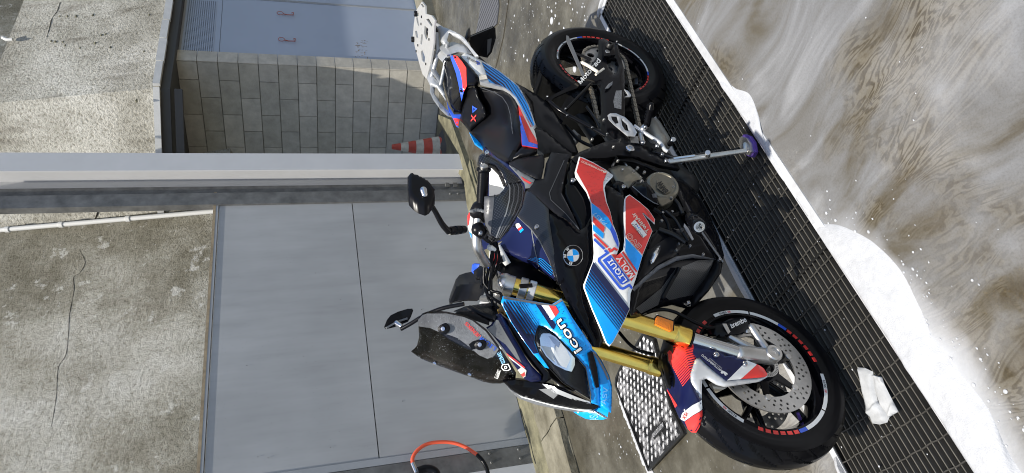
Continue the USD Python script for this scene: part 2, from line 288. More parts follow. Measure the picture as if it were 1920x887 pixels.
# the floor: wet concrete, soap film running across it, brown streaks where the film has parted
floor_look = nodes_mat("wet_soapy_floor", {
    "g": ("geometry", {}), "s": ("separate_xyz", {}),
    "m": ("mapping", {"rotation": (0, 0, -0.16), "scale": (5.0, 1.25, 1.0)}),
    "wn": ("noise_texture", {"scale": 1.3, "detail": 2}), "ws": ("vector_math", {"math_type": "scale", "scale": 0.34}),
    "wa": ("vector_math", {"math_type": "add"}),
    "n1": ("noise_texture", {"scale": 1.35, "detail": 7, "roughness": 0.55, "distortion": 0.6}),
    "film": ("rgb_ramp", {"ramp": [(0.28, (0.055, 0.044, 0.027)), (0.38, (0.090, 0.080, 0.062)), (0.46, (0.125, 0.121, 0.114)), (0.58, (0.158, 0.159, 0.161)), (0.78, (0.26, 0.264, 0.272))]}),
    "gr": ("noise_texture", {"scale": 160, "detail": 4, "roughness": 0.8}), "grr": ("rgb_ramp", {"ramp": [(0.35, (0.62, 0.60, 0.56)), (0.5, (0.98, 0.98, 0.98)), (0.68, (1.15, 1.15, 1.15))]}), "grx": ("mix", {"mix_type": "multiply", "fac": 0.4}),
    "fy": ("map_range", {"from_min": 1.205, "from_max": 1.31, "to_min": 0.0, "to_max": 1.0, "clamp": True}), "fx": ("map_range", {"from_min": 0.9, "from_max": 1.12, "to_min": 1.0, "to_max": 0.0, "clamp": True}), "fxy": ("math", {"math_type": "multiply"}), "fzy": ("math", {"math_type": "add"}), "fk": ("map_range", {"from_min": 1.5, "from_max": 1.6, "to_min": 1.0, "to_max": 0.0, "clamp": True}), "fkx": ("math", {"math_type": "multiply"}), "fn": ("math", {"math_type": "multiply_add", "value2": 0.28, "value3": -0.135}), "mixf": ("mix", {"color2": (0.40, 0.41, 0.43)}),
    "m2": ("mapping", {"rotation": (0, 0, -0.16), "scale": (4.6, 1.1, 1.0)}),
    "n2": ("noise_texture", {"scale": 1.6, "detail": 4, "roughness": 0.5, "distortion": 0.5}),
    "hs": ("math", {"math_type": "multiply", "value2": 150.0}), "hw": ("math", {"math_type": "sine"}), "hn": ("noise_texture", {"scale": 38, "detail": 6, "roughness": 0.7}), "ha": ("math", {"math_type": "multiply_add", "value2": 3.4, "value3": -1.7}), "hb": ("math", {"math_type": "add"}),
    "sr": ("rgb_ramp", {"ramp": [(0.0, (0.145, 0.129, 0.098)), (0.45, (0.125, 0.107, 0.076)), (0.64, (0.066, 0.051, 0.028)), (1.0, (0.040, 0.030, 0.014))]}), "hc": ("map_range", {"from_min": -1.2, "from_max": 1.4, "to_min": 0.0, "to_max": 1.0, "clamp": True}),
    "n3": ("noise_texture", {"scale": 1.5, "detail": 5, "roughness": 0.6}), "vm": ("map_range", {"from_min": 0.46, "from_max": 0.58, "to_min": 0.0, "to_max": 0.8, "clamp": True}), "mixv": ("mix", {}),
    "n4": ("noise_texture", {"scale": 1.6, "detail": 6, "roughness": 0.55}), "cl": ("map_range", {"from_min": 0.50, "from_max": 0.72, "to_min": 0.0, "to_max": 0.55, "clamp": True}),
    "mixc": ("mix", {"color2": (0.36, 0.365, 0.375)}),
    # dry side of the drain
    "nb": ("noise_texture", {"scale": 3.0, "detail": 10, "roughness": 0.7}), "rb": ("rgb_ramp", {"ramp": [(0.3, (0.030, 0.026, 0.017)), (0.5, (0.070, 0.064, 0.048)), (0.72, (0.145, 0.138, 0.112))]}),
    "nk": ("noise_texture", {"scale": 42.0, "detail": 2}), "ck": ("map_range", {"from_min": 0.67, "from_max": 0.70, "to_min": 0.0, "to_max": 0.8, "clamp": True}),
    "nk2": ("noise_texture", {"scale": 2.2, "detail": 2}), "ck2": ("map_range", {"from_min": 0.45, "from_max": 0.58, "to_min": 0.0, "to_max": 1.0, "clamp": True}), "ckx": ("math", {"math_type": "multiply"}),
    "mixk": ("mix", {"color2": (0.33, 0.34, 0.35)}),
    "zn": ("noise_texture", {"scale": 2.5, "detail": 4}), "za": ("math", {"math_type": "multiply_add", "value2": 0.5, "value3": -0.25}), "zy": ("math", {"math_type": "add"}),
    "zx": ("math", {"math_type": "multiply_add", "value2": 0.10, "value3": 0.0}), "zz": ("math", {"math_type": "add"}),
    "zone": ("map_range", {"from_min": 1.95, "from_max": 2.45, "to_min": 0.0, "to_max": 1.0, "clamp": True}),
    "mixz": ("mix", {}),
    "bn": ("noise_texture", {"scale": 90, "detail": 4}), "b": ("bump", {"strength": 0.35, "distance": 0.004}),
    "rr": ("map_range", {"from_min": 0.35, "from_max": 0.65, "to_min": 0.10, "to_max": 0.36, "clamp": True}),
    "p": ("principled_bsdf", {"specular_ior_level": 0.45}),
}, [("g.position", "s.vector"), ("g.position", "wn.vector"), ("wn.color", "ws.vector1"), ("g.position", "wa.vector1"), ("ws.vector", "wa.vector2"),
    ("wa.vector", "m.vector"), ("m.vector", "n1.vector"), ("n1.fac", "film.fac"),
    ("wa.vector", "m2.vector"), ("m2.vector", "n2.vector"), ("n2.fac", "hs.value1"), ("hs.value", "hw.value1"), ("g.position", "hn.vector"), ("hn.fac", "ha.value1"), ("hw.value", "hb.value1"), ("ha.value", "hb.value2"), ("hb.value", "hc.value"), ("hc.result", "sr.fac"), ("wa.vector", "n3.vector"), ("n3.fac", "vm.value"), ("vm.result", "mixv.fac"), ("sr.color", "mixv.color2"), ("film.color", "mixv.color1"),
    ("wa.vector", "n4.vector"), ("n4.fac", "cl.value"), ("cl.result", "mixc.fac"), ("mixv.color", "mixc.color1"),
    ("g.position", "nb.vector"), ("nb.fac", "rb.fac"), ("g.position", "nk.vector"), ("nk.fac", "ck.value"), ("g.position", "nk2.vector"), ("nk2.fac", "ck2.value"), ("ck.result", "ckx.value1"), ("ck2.result", "ckx.value2"),
    ("ckx.value", "mixk.fac"), ("rb.color", "mixk.color1"),
    ("g.position", "zn.vector"), ("zn.fac", "za.value1"), ("s.y", "zy.value1"), ("za.value", "zy.value2"), ("s.x", "zx.value1"), ("zy.value", "zz.value1"), ("zx.value", "zz.value2"), ("zz.value", "zone.value"),
    ("zone.result", "mixz.fac"), ("n4.fac", "fn.value1"), ("s.y", "fzy.value1"), ("fn.value", "fzy.value2"), ("fzy.value", "fy.value"), ("s.x", "fx.value"), ("fy.result", "fxy.value1"), ("fx.result", "fxy.value2"), ("g.position", "gr.vector"), ("gr.fac", "grr.fac"), ("mixc.color", "grx.color1"), ("grr.color", "grx.color2"), ("grx.color", "mixf.color1"), ("s.y", "fk.value"), ("fxy.value", "fkx.value1"), ("fk.result", "fkx.value2"), ("fkx.value", "mixf.fac"), ("mixf.color", "mixz.color1"), ("mixk.color", "mixz.color2"), ("mixz.color", "p.base_color"),
    ("g.position", "bn.vector"), ("bn.fac", "b.height"), ("b.normal", "p.normal"), ("n1.fac", "rr.value"), ("rr.result", "p.roughness")])
M["concrete"] = nodes_mat("weathered_concrete", {
    "g": ("geometry", {}), "n": ("noise_texture", {"scale": 1.1, "detail": 8, "roughness": 0.68}), "f": ("noise_texture", {"scale": 38, "detail": 4, "roughness": 0.75}),
    "r": ("rgb_ramp", {"ramp": [(0.30, (0.25, 0.235, 0.195)), (0.46, (0.40, 0.385, 0.335)), (0.58, (0.51, 0.495, 0.445)), (0.75, (0.62, 0.61, 0.565))]}),
    "fr": ("rgb_ramp", {"ramp": [(0.34, (0.40, 0.38, 0.33)), (0.50, (0.92, 0.92, 0.91)), (0.70, (1.18, 1.17, 1.15))]}), "x": ("mix", {"mix_type": "multiply", "fac": 0.85}),
    "m": ("mapping", {"scale": (6, 6, 0.8)}), "sn": ("noise_texture", {"scale": 1.0, "detail": 5}), "sr": ("map_range", {"from_min": 0.56, "from_max": 0.72, "to_min": 0.0, "to_max": 0.5, "clamp": True}), "sx": ("mix", {"color2": (0.10, 0.085, 0.06)}),
    "b": ("bump", {"strength": 0.8, "distance": 0.02}), "p": ("principled_bsdf", {"roughness": 0.9, "specular_ior_level": 0.2})},
    [("g.position", "n.vector"), ("g.position", "f.vector"), ("n.fac", "r.fac"), ("f.fac", "fr.fac"), ("r.color", "x.color1"), ("fr.color", "x.color2"), ("g.position", "m.vector"), ("m.vector", "sn.vector"), ("sn.fac", "sr.value"),
     ("sr.result", "sx.fac"), ("x.color", "sx.color1"), ("sx.color", "p.base_color"), ("f.fac", "b.height"), ("b.normal", "p.normal")])
M["stained"] = nodes_mat("stained_concrete", {
    "g": ("geometry", {}), "n": ("noise_texture", {"scale": 1.3, "detail": 10, "roughness": 0.72}), "f": ("noise_texture", {"scale": 30, "detail": 6, "roughness": 0.85}), "l": ("noise_texture", {"scale": 0.55, "detail": 5, "roughness": 0.6}),
    "r": ("rgb_ramp", {"ramp": [(0.30, (0.29, 0.27, 0.22)), (0.43, (0.47, 0.45, 0.39)), (0.55, (0.61, 0.595, 0.54)), (0.72, (0.75, 0.74, 0.70))]}),
    "fr": ("rgb_ramp", {"ramp": [(0.36, (0.45, 0.43, 0.38)), (0.50, (0.95, 0.95, 0.94)), (0.70, (1.15, 1.15, 1.14))]}), "x": ("mix", {"mix_type": "multiply", "fac": 0.85}),
    "lr": ("rgb_ramp", {"ramp": [(0.42, (0.42, 0.40, 0.33)), (0.53, (0.88, 0.87, 0.84)), (0.60, (1.0, 1.0, 1.0))]}), "y": ("mix", {"mix_type": "multiply", "fac": 0.8}),
    "w": ("noise_texture", {"scale": 6.5, "detail": 8, "roughness": 0.75}), "wr": ("map_range", {"from_min": 0.58, "from_max": 0.64, "to_min": 0.0, "to_max": 0.75, "clamp": True}), "z": ("mix", {"color2": (0.66, 0.65, 0.60)}),
    "b": ("bump", {"strength": 1.0, "distance": 0.03}), "p": ("principled_bsdf", {"roughness": 0.9, "specular_ior_level": 0.2})},
    [("g.position", "n.vector"), ("g.position", "f.vector"), ("g.position", "l.vector"), ("g.position", "w.vector"), ("n.fac", "r.fac"), ("f.fac", "fr.fac"), ("l.fac", "lr.fac"), ("r.color", "x.color1"), ("fr.color", "x.color2"), ("x.color", "y.color1"), ("lr.color", "y.color2"), ("w.fac", "wr.value"), ("wr.result", "z.fac"), ("y.color", "z.color1"), ("z.color", "p.base_color"), ("f.fac", "b.height"), ("b.normal", "p.normal")])
M["moss"] = look("mossy_concrete", (0.20, 0.185, 0.115), 0.75, var=0.75, vscale=7, bump=0.6, bscale=60, dark=(0.05, 0.048, 0.028), bdist=0.006)
M["kerb"] = look("wet_kerb_concrete", (0.22, 0.205, 0.155), 0.55, var=0.7, vscale=5, bump=0.5, bscale=70, dark=(0.075, 0.066, 0.042), bdist=0.005)
M["block"] = [look(f"block_{i}", c, 0.9, var=0.3, vscale=9, bump=0.7, bscale=130, bdist=0.003) for i, c in enumerate([(0.52, 0.485, 0.41), (0.46, 0.43, 0.36), (0.56, 0.52, 0.44), (0.49, 0.46, 0.395)])]
M["mortar"] = look("mortar", (0.27, 0.255, 0.215), 0.95, var=0.4, vscale=20)
def panel_paint(name, c):
    return nodes_mat(name, {"g": ("geometry", {}), "m": ("mapping", {"scale": (5, 5, 0.7)}), "n": ("noise_texture", {"scale": 1.6, "detail": 7, "roughness": 0.6}), "n2": ("noise_texture", {"scale": 1.1, "detail": 4}), "n3": ("noise_texture", {"scale": 160, "detail": 2}),
        "a": ("math", {"math_type": "add"}), "r": ("rgb_ramp", {"ramp": [(0.30, tuple(q * 0.84 for q in c)), (0.5, c), (0.62, tuple(min(1, q * 1.12) for q in c))]}), "h": ("math", {"math_type": "multiply", "value2": 0.5}),
        "d": ("map_range", {"from_min": 0.70, "from_max": 0.75, "to_min": 0.0, "to_max": 0.6, "clamp": True}), "x": ("mix", {"color2": (0.10, 0.095, 0.08)}), "rr": ("map_range", {"from_min": 0.3, "from_max": 0.7, "to_min": 0.28, "to_max": 0.6}), "b": ("bump", {"strength": 0.12, "distance": 0.03}), "p": ("principled_bsdf", {"specular_ior_level": 0.4})},
        [("g.position", "m.vector"), ("m.vector", "n.vector"), ("g.position", "n2.vector"), ("g.position", "n3.vector"), ("n.fac", "a.value1"), ("n2.fac", "a.value2"), ("a.value", "h.value1"), ("h.value", "r.fac"), ("n3.fac", "d.value"), ("d.result", "x.fac"), ("r.color", "x.color1"), ("x.color", "p.base_color"), ("n.fac", "rr.value"), ("rr.result", "p.roughness"), ("n2.fac", "b.height"), ("b.normal", "p.normal")])
M["panelp"] = panel_paint("grey_panel_paint", (0.355, 0.36, 0.36)); M["panelp2"] = panel_paint("grey_panel_paint_light", (0.37, 0.377, 0.38))
M["trim"] = look("grey_trim_paint", (0.33, 0.345, 0.36), 0.4, var=0.12, vscale=6)
M["steel"] = look("light_steel_paint", (0.60, 0.60, 0.60), 0.42, var=0.08, vscale=3)
M["dsteel"] = look("galvanised_dirty_steel", (0.19, 0.19, 0.185), 0.45, metal=0.25, var=0.55, vscale=8)
M["door"] = look("blue_grey_door_paint", (0.36, 0.41, 0.50), 0.45, var=0.06, vscale=2)
M["tanrail"] = look("rusty_top_rail", (0.42, 0.33, 0.21), 0.7, var=0.45, vscale=18)
M["coping"] = look("white_coping", (0.62, 0.62, 0.60), 0.6, var=0.15, vscale=9)
M["gut"] = look("dark_gutter", (0.05, 0.048, 0.045), 0.6)
M["pipe"] = look("white_pvc", (0.58, 0.58, 0.56), 0.45)
M["grate"] = look("worn_grating_steel", (0.095, 0.09, 0.078), 0.33, spec=0.5, var=0.4, vscale=14)
M["rod"] = look("grating_rod_steel", (0.045, 0.042, 0.037), 0.4, var=0.4, vscale=14)
M["gratedk"] = look("grating_frame_steel", (0.010, 0.010, 0.010), 0.45, metal=0.4)
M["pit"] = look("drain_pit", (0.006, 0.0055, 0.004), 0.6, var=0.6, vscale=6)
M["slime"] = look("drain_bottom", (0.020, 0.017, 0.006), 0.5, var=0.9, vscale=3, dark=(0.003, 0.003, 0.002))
M["edge"] = look("drain_edge_steel", (0.66, 0.67, 0.69), 0.4, metal=0.3, var=0.3, vscale=12)
M["foam"] = look("soap_foam", (0.42, 0.43, 0.45), 0.7, var=0.16, vscale=45, bump=0.6, bscale=230, bdist=0.003)
M["rag"] = look("wet_white_rag", (0.40, 0.41, 0.42), 0.8, var=0.3, vscale=16, bump=0.5, bscale=500, bdist=0.001)
M["matr"] = look("wet_rubber_mat", (0.014, 0.014, 0.014), 0.24)
M["slate"] = look("grey_ribbed_mat", (0.085, 0.088, 0.098), 0.55)
M["conered"] = look("faded_red_plastic", (0.52, 0.075, 0.045), 0.6, var=0.35, vscale=18)
M["conew"] = look("dirty_white_band", (0.60, 0.57, 0.48), 0.6, var=0.45, vscale=16)
M["hose"] = look("orange_hose", (0.72, 0.10, 0.045), 0.35)
M["hook"] = look("red_oxide_latch", (0.42, 0.10, 0.06), 0.5, var=0.4, vscale=60)
M["crack"] = look("crack_dark", (0.05, 0.042, 0.03), 0.95)
M["scuff"] = look("rust_scuffs", (0.30, 0.22, 0.13), 0.7, var=0.4, vscale=40)

GX0, GX1, GY0, GY1 = -1.97, 3.03, 1.395, 1.826
sheet = Polygon([(-30, -20), (30, -20), (30, 30), (-30, 30)], [[(GX0, GY0), (GX1, GY0), (GX1, GY1), (GX0, GY1)]])
v, f = trimesh.creation.triangulate_polygon(sheet, engine="earcut")
gm = trimesh.Trimesh(np.column_stack([v, np.zeros(len(v))]), f, process=False)
if gm.face_normals[0][2] < 0: gm.invert()
tag(part("ground", gm, floor_look, smooth=False), kind="structure")
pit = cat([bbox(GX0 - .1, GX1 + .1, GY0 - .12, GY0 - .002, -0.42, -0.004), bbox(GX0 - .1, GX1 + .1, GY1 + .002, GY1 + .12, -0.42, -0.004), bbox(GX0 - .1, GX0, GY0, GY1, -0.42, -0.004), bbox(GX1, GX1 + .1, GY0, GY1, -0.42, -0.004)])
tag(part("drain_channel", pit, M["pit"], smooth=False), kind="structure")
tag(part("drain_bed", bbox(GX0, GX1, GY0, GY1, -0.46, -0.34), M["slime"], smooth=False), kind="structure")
tag(part("drain_edge", cat([bbox(GX0, GX1, GY0 - .034, GY0 + .004, -0.03, 0.004), bbox(GX0, GX1, GY1 - .004, GY1 + .020, -0.03, 0.004), bbox(GX1 - .004, GX1 + .02, GY0 + .005, GY1 - .005, -0.03, 0.004)]), M["edge"], smooth=False), kind="structure")

# grating: one metre panels of bearing bars and twisted cross rods
def grating(x0, label):
    t = thing("drain_grating", label, "drain grating", (x0, (GY0 + GY1) / 2, 0), "grating panels over the drain")
    W, nb = GY1 - GY0 - 0.012, 20
    for i in range(nb):
        y = -W / 2 + W * i / (nb - 1); w = 0.0034 if 0 < i < nb - 1 else 0.006
        part("bearing_bar", bbox(0.004, 0.996, y - w / 2, y + w / 2, -0.030, 0.0), M["grate"] if 0 < i < nb - 1 else M["gratedk"], t, False)
    for k in range(13):
        x = 0.0385 + 0.077 * k; s = np.linspace(-W / 2, W / 2, 62); a = np.arange(62) * 0.62; r = 0.0011
        part("cross_rod", tube(np.column_stack([x + r * np.cos(a), s, -0.001 + r * 0.6 * np.sin(a)]), 0.0026, 5, curve=False), M["rod"], t, 60)
    for x in (0.002, 0.998): part("end_bar", bbox(x - .002, x + .002, -W / 2, W / 2, -0.030, -0.0005), M["gratedk"], t, False)
grating(2.03, "steel grating panel at the far right end of the drain, behind the rear wheel")
grating(1.03, "steel grating panel under the engine, with the side stand resting on it")
grating(0.03, "steel grating panel beside the front wheel, with the white rag on it")
grating(-0.97, "steel grating panel in front of the front wheel, cut by the frame edge")

# foam: the thick bank along the drain, heaps and specks
def foam(name, edge_a, edge_b, hgt, seed, na=90, nb=14, over=0.0):
    A, B = smooth_path(edge_a, 10), smooth_path(edge_b, 10)
    rs = lambda P: np.column_stack([np.interp(np.linspace(0, 1, na), np.linspace(0, 1, len(P)), P[:, k]) for k in range(2)])
    A, B = rs(A), rs(B); s = np.linspace(0, 1, nb)[None, :, None]; P = A[:, None] * (1 - s) + B[:, None] * s
    q = s[0, :, 0]; prof = np.minimum(1, (q / 0.10)) ** 0.5 * (1 - np.clip((q - 0.45) / 0.55, 0, 1) ** 1.6) ** 1.0
    endp = np.clip(np.minimum(np.linspace(0, 1, na), np.linspace(1, 0, na)) / 0.08, 0, 1) ** 0.5
    nz = meshkit.fbm(np.dstack([P * 14, np.zeros(P.shape[:2])]), 4, seed); z = hgt * prof[None] * endp[:, None] * (0.55 + 0.9 * nz) - 0.002
    z[:, 0] = -0.01; z[:, -1] = -0.003
    P = P + (meshkit.noise(np.dstack([P * 9, np.ones(P.shape[:2])]), seed + 3)[..., None] - 0.5) * 0.016 * (q * (1 - q) * 4)[None, :, None]
    V = np.dstack([P, z]).reshape(-1, 3); i, j = np.meshgrid(np.arange(na - 1), np.arange(nb - 1), indexing="ij")
    F = np.stack([i * nb + j, i * nb + j + 1, (i + 1) * nb + j + 1, (i + 1) * nb + j], -1).reshape(-1, 4); F = np.vstack([F[:, [0, 1, 2]], F[:, [0, 2, 3]]])
    m = trimesh.Trimesh(V, F, process=False)
    if m.face_normals[:, 2].mean() < 0: m.invert()
    return m
fm = [foam("f", [(1.10, 1.399), (0.8, 1.397), (0.4, 1.399), (0.0, 1.398), (-0.8, 1.399)], [(1.10, 1.365), (1.04, 1.305), (0.93, 1.245), (0.81, 1.222), (0.70, 1.24), (0.61, 1.262), (0.50, 1.258), (0.39, 1.252), (0.25, 1.28), (0.0, 1.25), (-0.8, 1.22)], 0.020, 1, 260, 26),
      foam("f", [(1.90, 1.402), (1.6, 1.400), (1.42, 1.402), (1.30, 1.399)], [(1.90, 1.38), (1.80, 1.35), (1.72, 1.31), (1.62, 1.33), (1.52, 1.368), (1.30, 1.372)], 0.010, 2, 70, 12),
      foam("f", [(1.30, 1.40), (1.1, 1.401)], [(1.30, 1.37), (1.1, 1.366)], 0.006, 3, 30, 8),
      foam("f", [(1.66, 1.823), (1.3, 1.822), (1.04, 1.823)], [(1.66, 1.838), (1.40, 1.858), (1.2, 1.872), (1.04, 1.86)], 0.012, 4, 50, 8),
      foam("f", [(0.74, 1.823), (0.6, 1.822), (0.50, 1.823)], [(0.74, 1.845), (0.62, 1.862), (0.50, 1.85)], 0.022, 5, 30, 8),
      foam("f", [(0.49, 1.823), (0.2, 1.822), (-0.4, 1.823)], [(0.49, 1.85), (0.3, 1.87), (-0.4, 1.86)], 0.022, 6, 40, 8),
      foam("f", [(3.03, 1.70), (3.06, 1.78), (3.05, 1.86)], [(3.10, 1.70), (3.11, 1.78), (3.08, 1.86)], 0.012, 7, 20, 8),
      foam("f", [(2.9, 1.402), (2.5, 1.400), (2.1, 1.402)], [(2.9, 1.378), (2.5, 1.384), (2.1, 1.380)], 0.006, 8, 60, 6)]
tag(part("foam", cat(fm), M["foam"], smooth=70), "white soap foam heaped along the edges of the drain", "foam", kind="stuff")
rng = np.random.default_rng(5)
sp = []
def speck(x, y, z, r):
    s = trimesh.creation.icosphere(1); s.vertices = s.vertices * (r, r * rng.uniform(.5, 1), r * 0.35) + (x, y, z); sp.append(s)
for k in range(420):
    x, y = rng.uniform(2.3, 5.2), rng.uniform(2.0, 4.0)
    if meshkit.noise(np.array([x * 1.6, y * 1.6, 3.0])) > 0.48: speck(x, y, 0.001, rng.uniform(.003, .011) * rng.choice([1, 1, 1, 2]))
for k in range(40): speck(rng.uniform(.6, 1.9), rng.uniform(2.2, 4), 0.001, rng.uniform(.003, .008))
for k in range(90): speck(rng.uniform(-.3, 2.9), rng.uniform(1.42, 1.81), 0.001, rng.uniform(.0015, .004))
for k in range(60): speck(rng.uniform(.2, 3), rng.uniform(.3, 1.35), 0.001, rng.uniform(.001, .004))
for k in range(80):
    x, y = G(rng.uniform(925, 1125), rng.uniform(-5, 135))[:2]; speck(x, y, 0.001, rng.choice([.006, .009, .014, .026], p=[.45, .3, .17, .08]))
for k in range(240):
    a_ = rng.uniform(0, 1); q_ = [(1160, 712), (1172, 765), (1190, 810), (1205, 850), (1222, 888)]; i_ = min(int(a_ * 4), 3); t_ = a_ * 4 - i_
    x, y = G(q_[i_][0] * (1 - t_) + q_[i_ + 1][0] * t_ - rng.uniform(-3, 5), q_[i_][1] * (1 - t_) + q_[i_ + 1][1] * t_)[:2]; speck(x, y, 0.003, rng.uniform(.008, .020))
ob_ = smooth_path([(1.10, 1.365), (1.04, 1.305), (0.93, 1.245), (0.81, 1.222), (0.70, 1.24), (0.61, 1.262), (0.50, 1.258), (0.39, 1.252), (0.25, 1.28)], 20)
for k in range(140):
    c_ = ob_[rng.integers(len(ob_))]; speck(c_[0] + rng.normal(0, .03), c_[1] + rng.normal(-.03, .05), 0.001, rng.choice([.0015, .0025, .004, .006], p=[.4, .3, .2, .1]))
tag(part("foam_specks", cat(sp), M["foam"], smooth=60), "small specks of soap foam scattered over the floor behind the motorcycle", "foam", kind="stuff")

# white rag lying on the grating
def flat_obj(pxs, z, h, seed, crease, step=0.0045):
    pts = np.array([G(x, y, z)[:2] for x, y in pxs]); pl = Polygon(pts).buffer(0.004).buffer(-0.004); s = 1000
    P, T = grid2d(affinity.scale(pl, s, s, origin=(0, 0)), step * s); P = P / s; d = shapely.distance(shapely.points(P), pl.boundary)
    hz = h * np.minimum(1, d / 0.012) ** 0.6 * (0.4 + 0.6 * meshkit.fbm(np.column_stack([P * 30, np.zeros(len(P))]), 3, seed)) + crease * np.maximum(0, 1 - np.abs(meshkit.noise(np.column_stack([P[:, 0] * 22 + P[:, 1] * 8, P[:, 1] * 9, 0 * P[:, 0] + 2]), seed + 1) - 0.5) * 9)
    e = rim_edges(T); n = len(P); V = np.vstack([np.column_stack([P, z + hz]), np.column_stack([P, np.full(n, z)])])
    F = np.vstack([T, T[:, ::-1] + n, np.column_stack([e[:, 1], e[:, 0], e[:, 0] + n]), np.column_stack([e[:, 1], e[:, 0] + n, e[:, 1] + n])])
    m = trimesh.Trimesh(V, F, process=False); m.fix_normals(); return m
rag = cat([flat_obj([(1608, 689), (1622, 690), (1637, 697), (1640, 725), (1646, 752), (1668, 782), (1664, 792), (1650, 796), (1636, 794), (1625, 766), (1616, 733), (1612, 708)], 0.003, 0.016, 4, 0.010),
           flat_obj([(1637, 703), (1654, 707), (1659, 722), (1668, 740), (1685, 772), (1668, 782), (1650, 760), (1640, 730)], 0.003, 0.010, 9, 0.010)])
tag(part("rag", rag, M["rag"], smooth=60), "crumpled wet white rag lying on the drain grating by the front wheel", "rag")

M["matr2"] = nodes_mat("rubber_with_suds", {"g": ("geometry", {}), "n": ("noise_texture", {"scale": 14, "detail": 7, "roughness": 0.7}), "r": ("rgb_ramp", {"ramp": [(0.50, (0.010, 0.010, 0.010)), (0.66, (0.30, 0.30, 0.31))]}), "p": ("principled_bsdf", {"roughness": 0.3})},
                      [("g.position", "n.vector"), ("n.fac", "r.fac"), ("r.color", "p.base_color")])
# rubber floor mats behind the motorcycle
mat = thing("floor_mat", "black rubber car mat with raised wet studs and white suds, behind the front wheel", "floor mat")
mp = Polygon([G(x, y)[:2] for x, y in [(1159, 722), (1160, 707), (1168, 689), (1190, 658), (1211, 624), (1232, 636), (1246, 690), (1264, 760), (1290, 812), (1222, 884)]]).buffer(-0.01).buffer(0.01)
part("base", ext(mp, 0.012, np.eye(3), (0, 0, 0.002)), M["matr2"], mat, 30)
part("rim", ext(mp.difference(mp.buffer(-0.012)), 0.019, np.eye(3), (0, 0, 0.003)), M["matr"], mat, 30)
M["stud"] = look("wet_grey_studs", (0.42, 0.42, 0.43), 0.25, var=0.6, vscale=60)
c0 = np.array(mp.centroid.coords[0]); ca = math.radians(24); ex, ey = np.array([math.cos(ca), math.sin(ca)]), np.array([-math.sin(ca), math.cos(ca)]); st = []
plate_c = np.array(G(1240, 806)[:2]); ex = _n(np.array(G(1262, 781)[:2]) - np.array(G(1223, 825)[:2])); ey = np.array([-ex[1], ex[0]])
for i in range(-18, 19):
    for j in range(-20, 21):
        c = c0 + ex * (i * 0.050 + (j % 2) * 0.025) + ey * j * 0.030
        if mp.buffer(-0.020).contains(Point(c)) and not (abs((c - plate_c) @ ex) < 0.088 and abs((c - plate_c) @ ey) < 0.034):
            ss_ = np.linspace(-1, 1, 6); cv = np.column_stack([c[0] + ex[0] * ss_ * .0145 + ey[0] * .0085 * np.sin(ss_ * 2.4), c[1] + ex[1] * ss_ * .0145 + ey[1] * .0085 * np.sin(ss_ * 2.4), np.full(6, 0.014)])
            st.append(tube(cv, [.003, .0065, .0068, .0068, .0065, .003], 5, curve=False))
p_ = part("studs", cat(st), M["stud"], mat, 60, kind="stuff")
lp = Polygon([plate_c + ex * a * 0.070 + ey * b * 0.018 for a, b in ((-1, -1), (1, -1), (1, 1), (-1, 1))])
part("name_plate", ext(lp, 0.005, np.eye(3), (0, 0, 0.014)), M["matr"], mat, 30)
tm = meshkit.text_mesh("AUTOSTAR", 0.018, 0.004, True); tm.vertices[:, 0] -= tm.vertices[:, 0].mean(); tm.vertices[:, 1] -= 0.009; q = tm.vertices.copy()
tm.vertices = np.column_stack([plate_c[0] - q[:, 0] * ex[0] - q[:, 1] * ey[0], plate_c[1] - q[:, 0] * ex[1] - q[:, 1] * ey[1], q[:, 2] + 0.0185]); part("raised_lettering", tm, M["stud"], mat, False)
mat2 = thing("floor_mat", "slate grey ribbed rubber mat lying on the concrete behind the rear rack", "floor mat")
mp2 = Polygon([G(x, y)[:2] for x, y in [(905, -12), (935, -12), (937, 11), (933, 45), (926, 52), (894, 66), (901, 27)]])
part("base", ext(mp2, 0.010, np.eye(3), (0, 0, 0.002)), M["slate"], mat2, 30)
rb = []
for k in range(-14, 15):
    ln = LineString([np.array(mp2.centroid.coords[0]) + np.array([math.cos(1.2), math.sin(1.2)]) * s + np.array([-math.sin(1.2), math.cos(1.2)]) * k * 0.04 for s in (-1, 1)]).buffer(0.008).intersection(mp2.buffer(-0.015))
    for g in getattr(ln, "geoms", [ln]):
        if g.geom_type == "Polygon" and g.area > 1e-4: rb.append(ext(g, 0.006, np.eye(3), (0, 0, 0.011)))
part("ribs", cat(rb), M["slate"], mat2, 30, kind="stuff")

# kerb at the foot of the partition, and the mossy plinths
kb = thing("kerb", "low wet concrete kerb slabs along the foot of the grey partition", "kerb")
for i, (a, b) in enumerate([(-2.2, -0.95), (-0.94, 0.3), (0.31, 1.60), (1.61, 2.9), (2.91, 4.1)]):
    m = bbox(a, b, 3.98, 4.38, 0.0, 0.055); m = m.subdivide_to_size(0.12); n = meshkit.fbm(m.vertices * 9, 3, 4)[:, None] - 0.5
    m.vertices += n * (0.02, 0.03, 0.012) * (m.vertices[:, 2:] > 0.01); part("slab", m, M["kerb"], kb, False)
mo = bbox(-2.3, 4.5, 4.385, 4.95, 0.0, 0.03).subdivide_to_size(0.12); mo.vertices += (meshkit.fbm(mo.vertices * 8, 3, 8)[:, None] - 0.5) * (0, 0.05, 0.03) * (mo.vertices[:, 2:] > 0.01)
part("mossy_footing", mo, M["moss"], kb, False)
pl = thing("plinth", "mossy yellowish concrete plinth curving from the block wall to the steel column", "plinth")
pp = Polygon([G(x, y, 0.05)[:2] for x, y in [(822, 215), (845, 225), (868, 290), (893, 370), (905, 430), (880, 430), (870, 340), (842, 300), (815, 292)]])
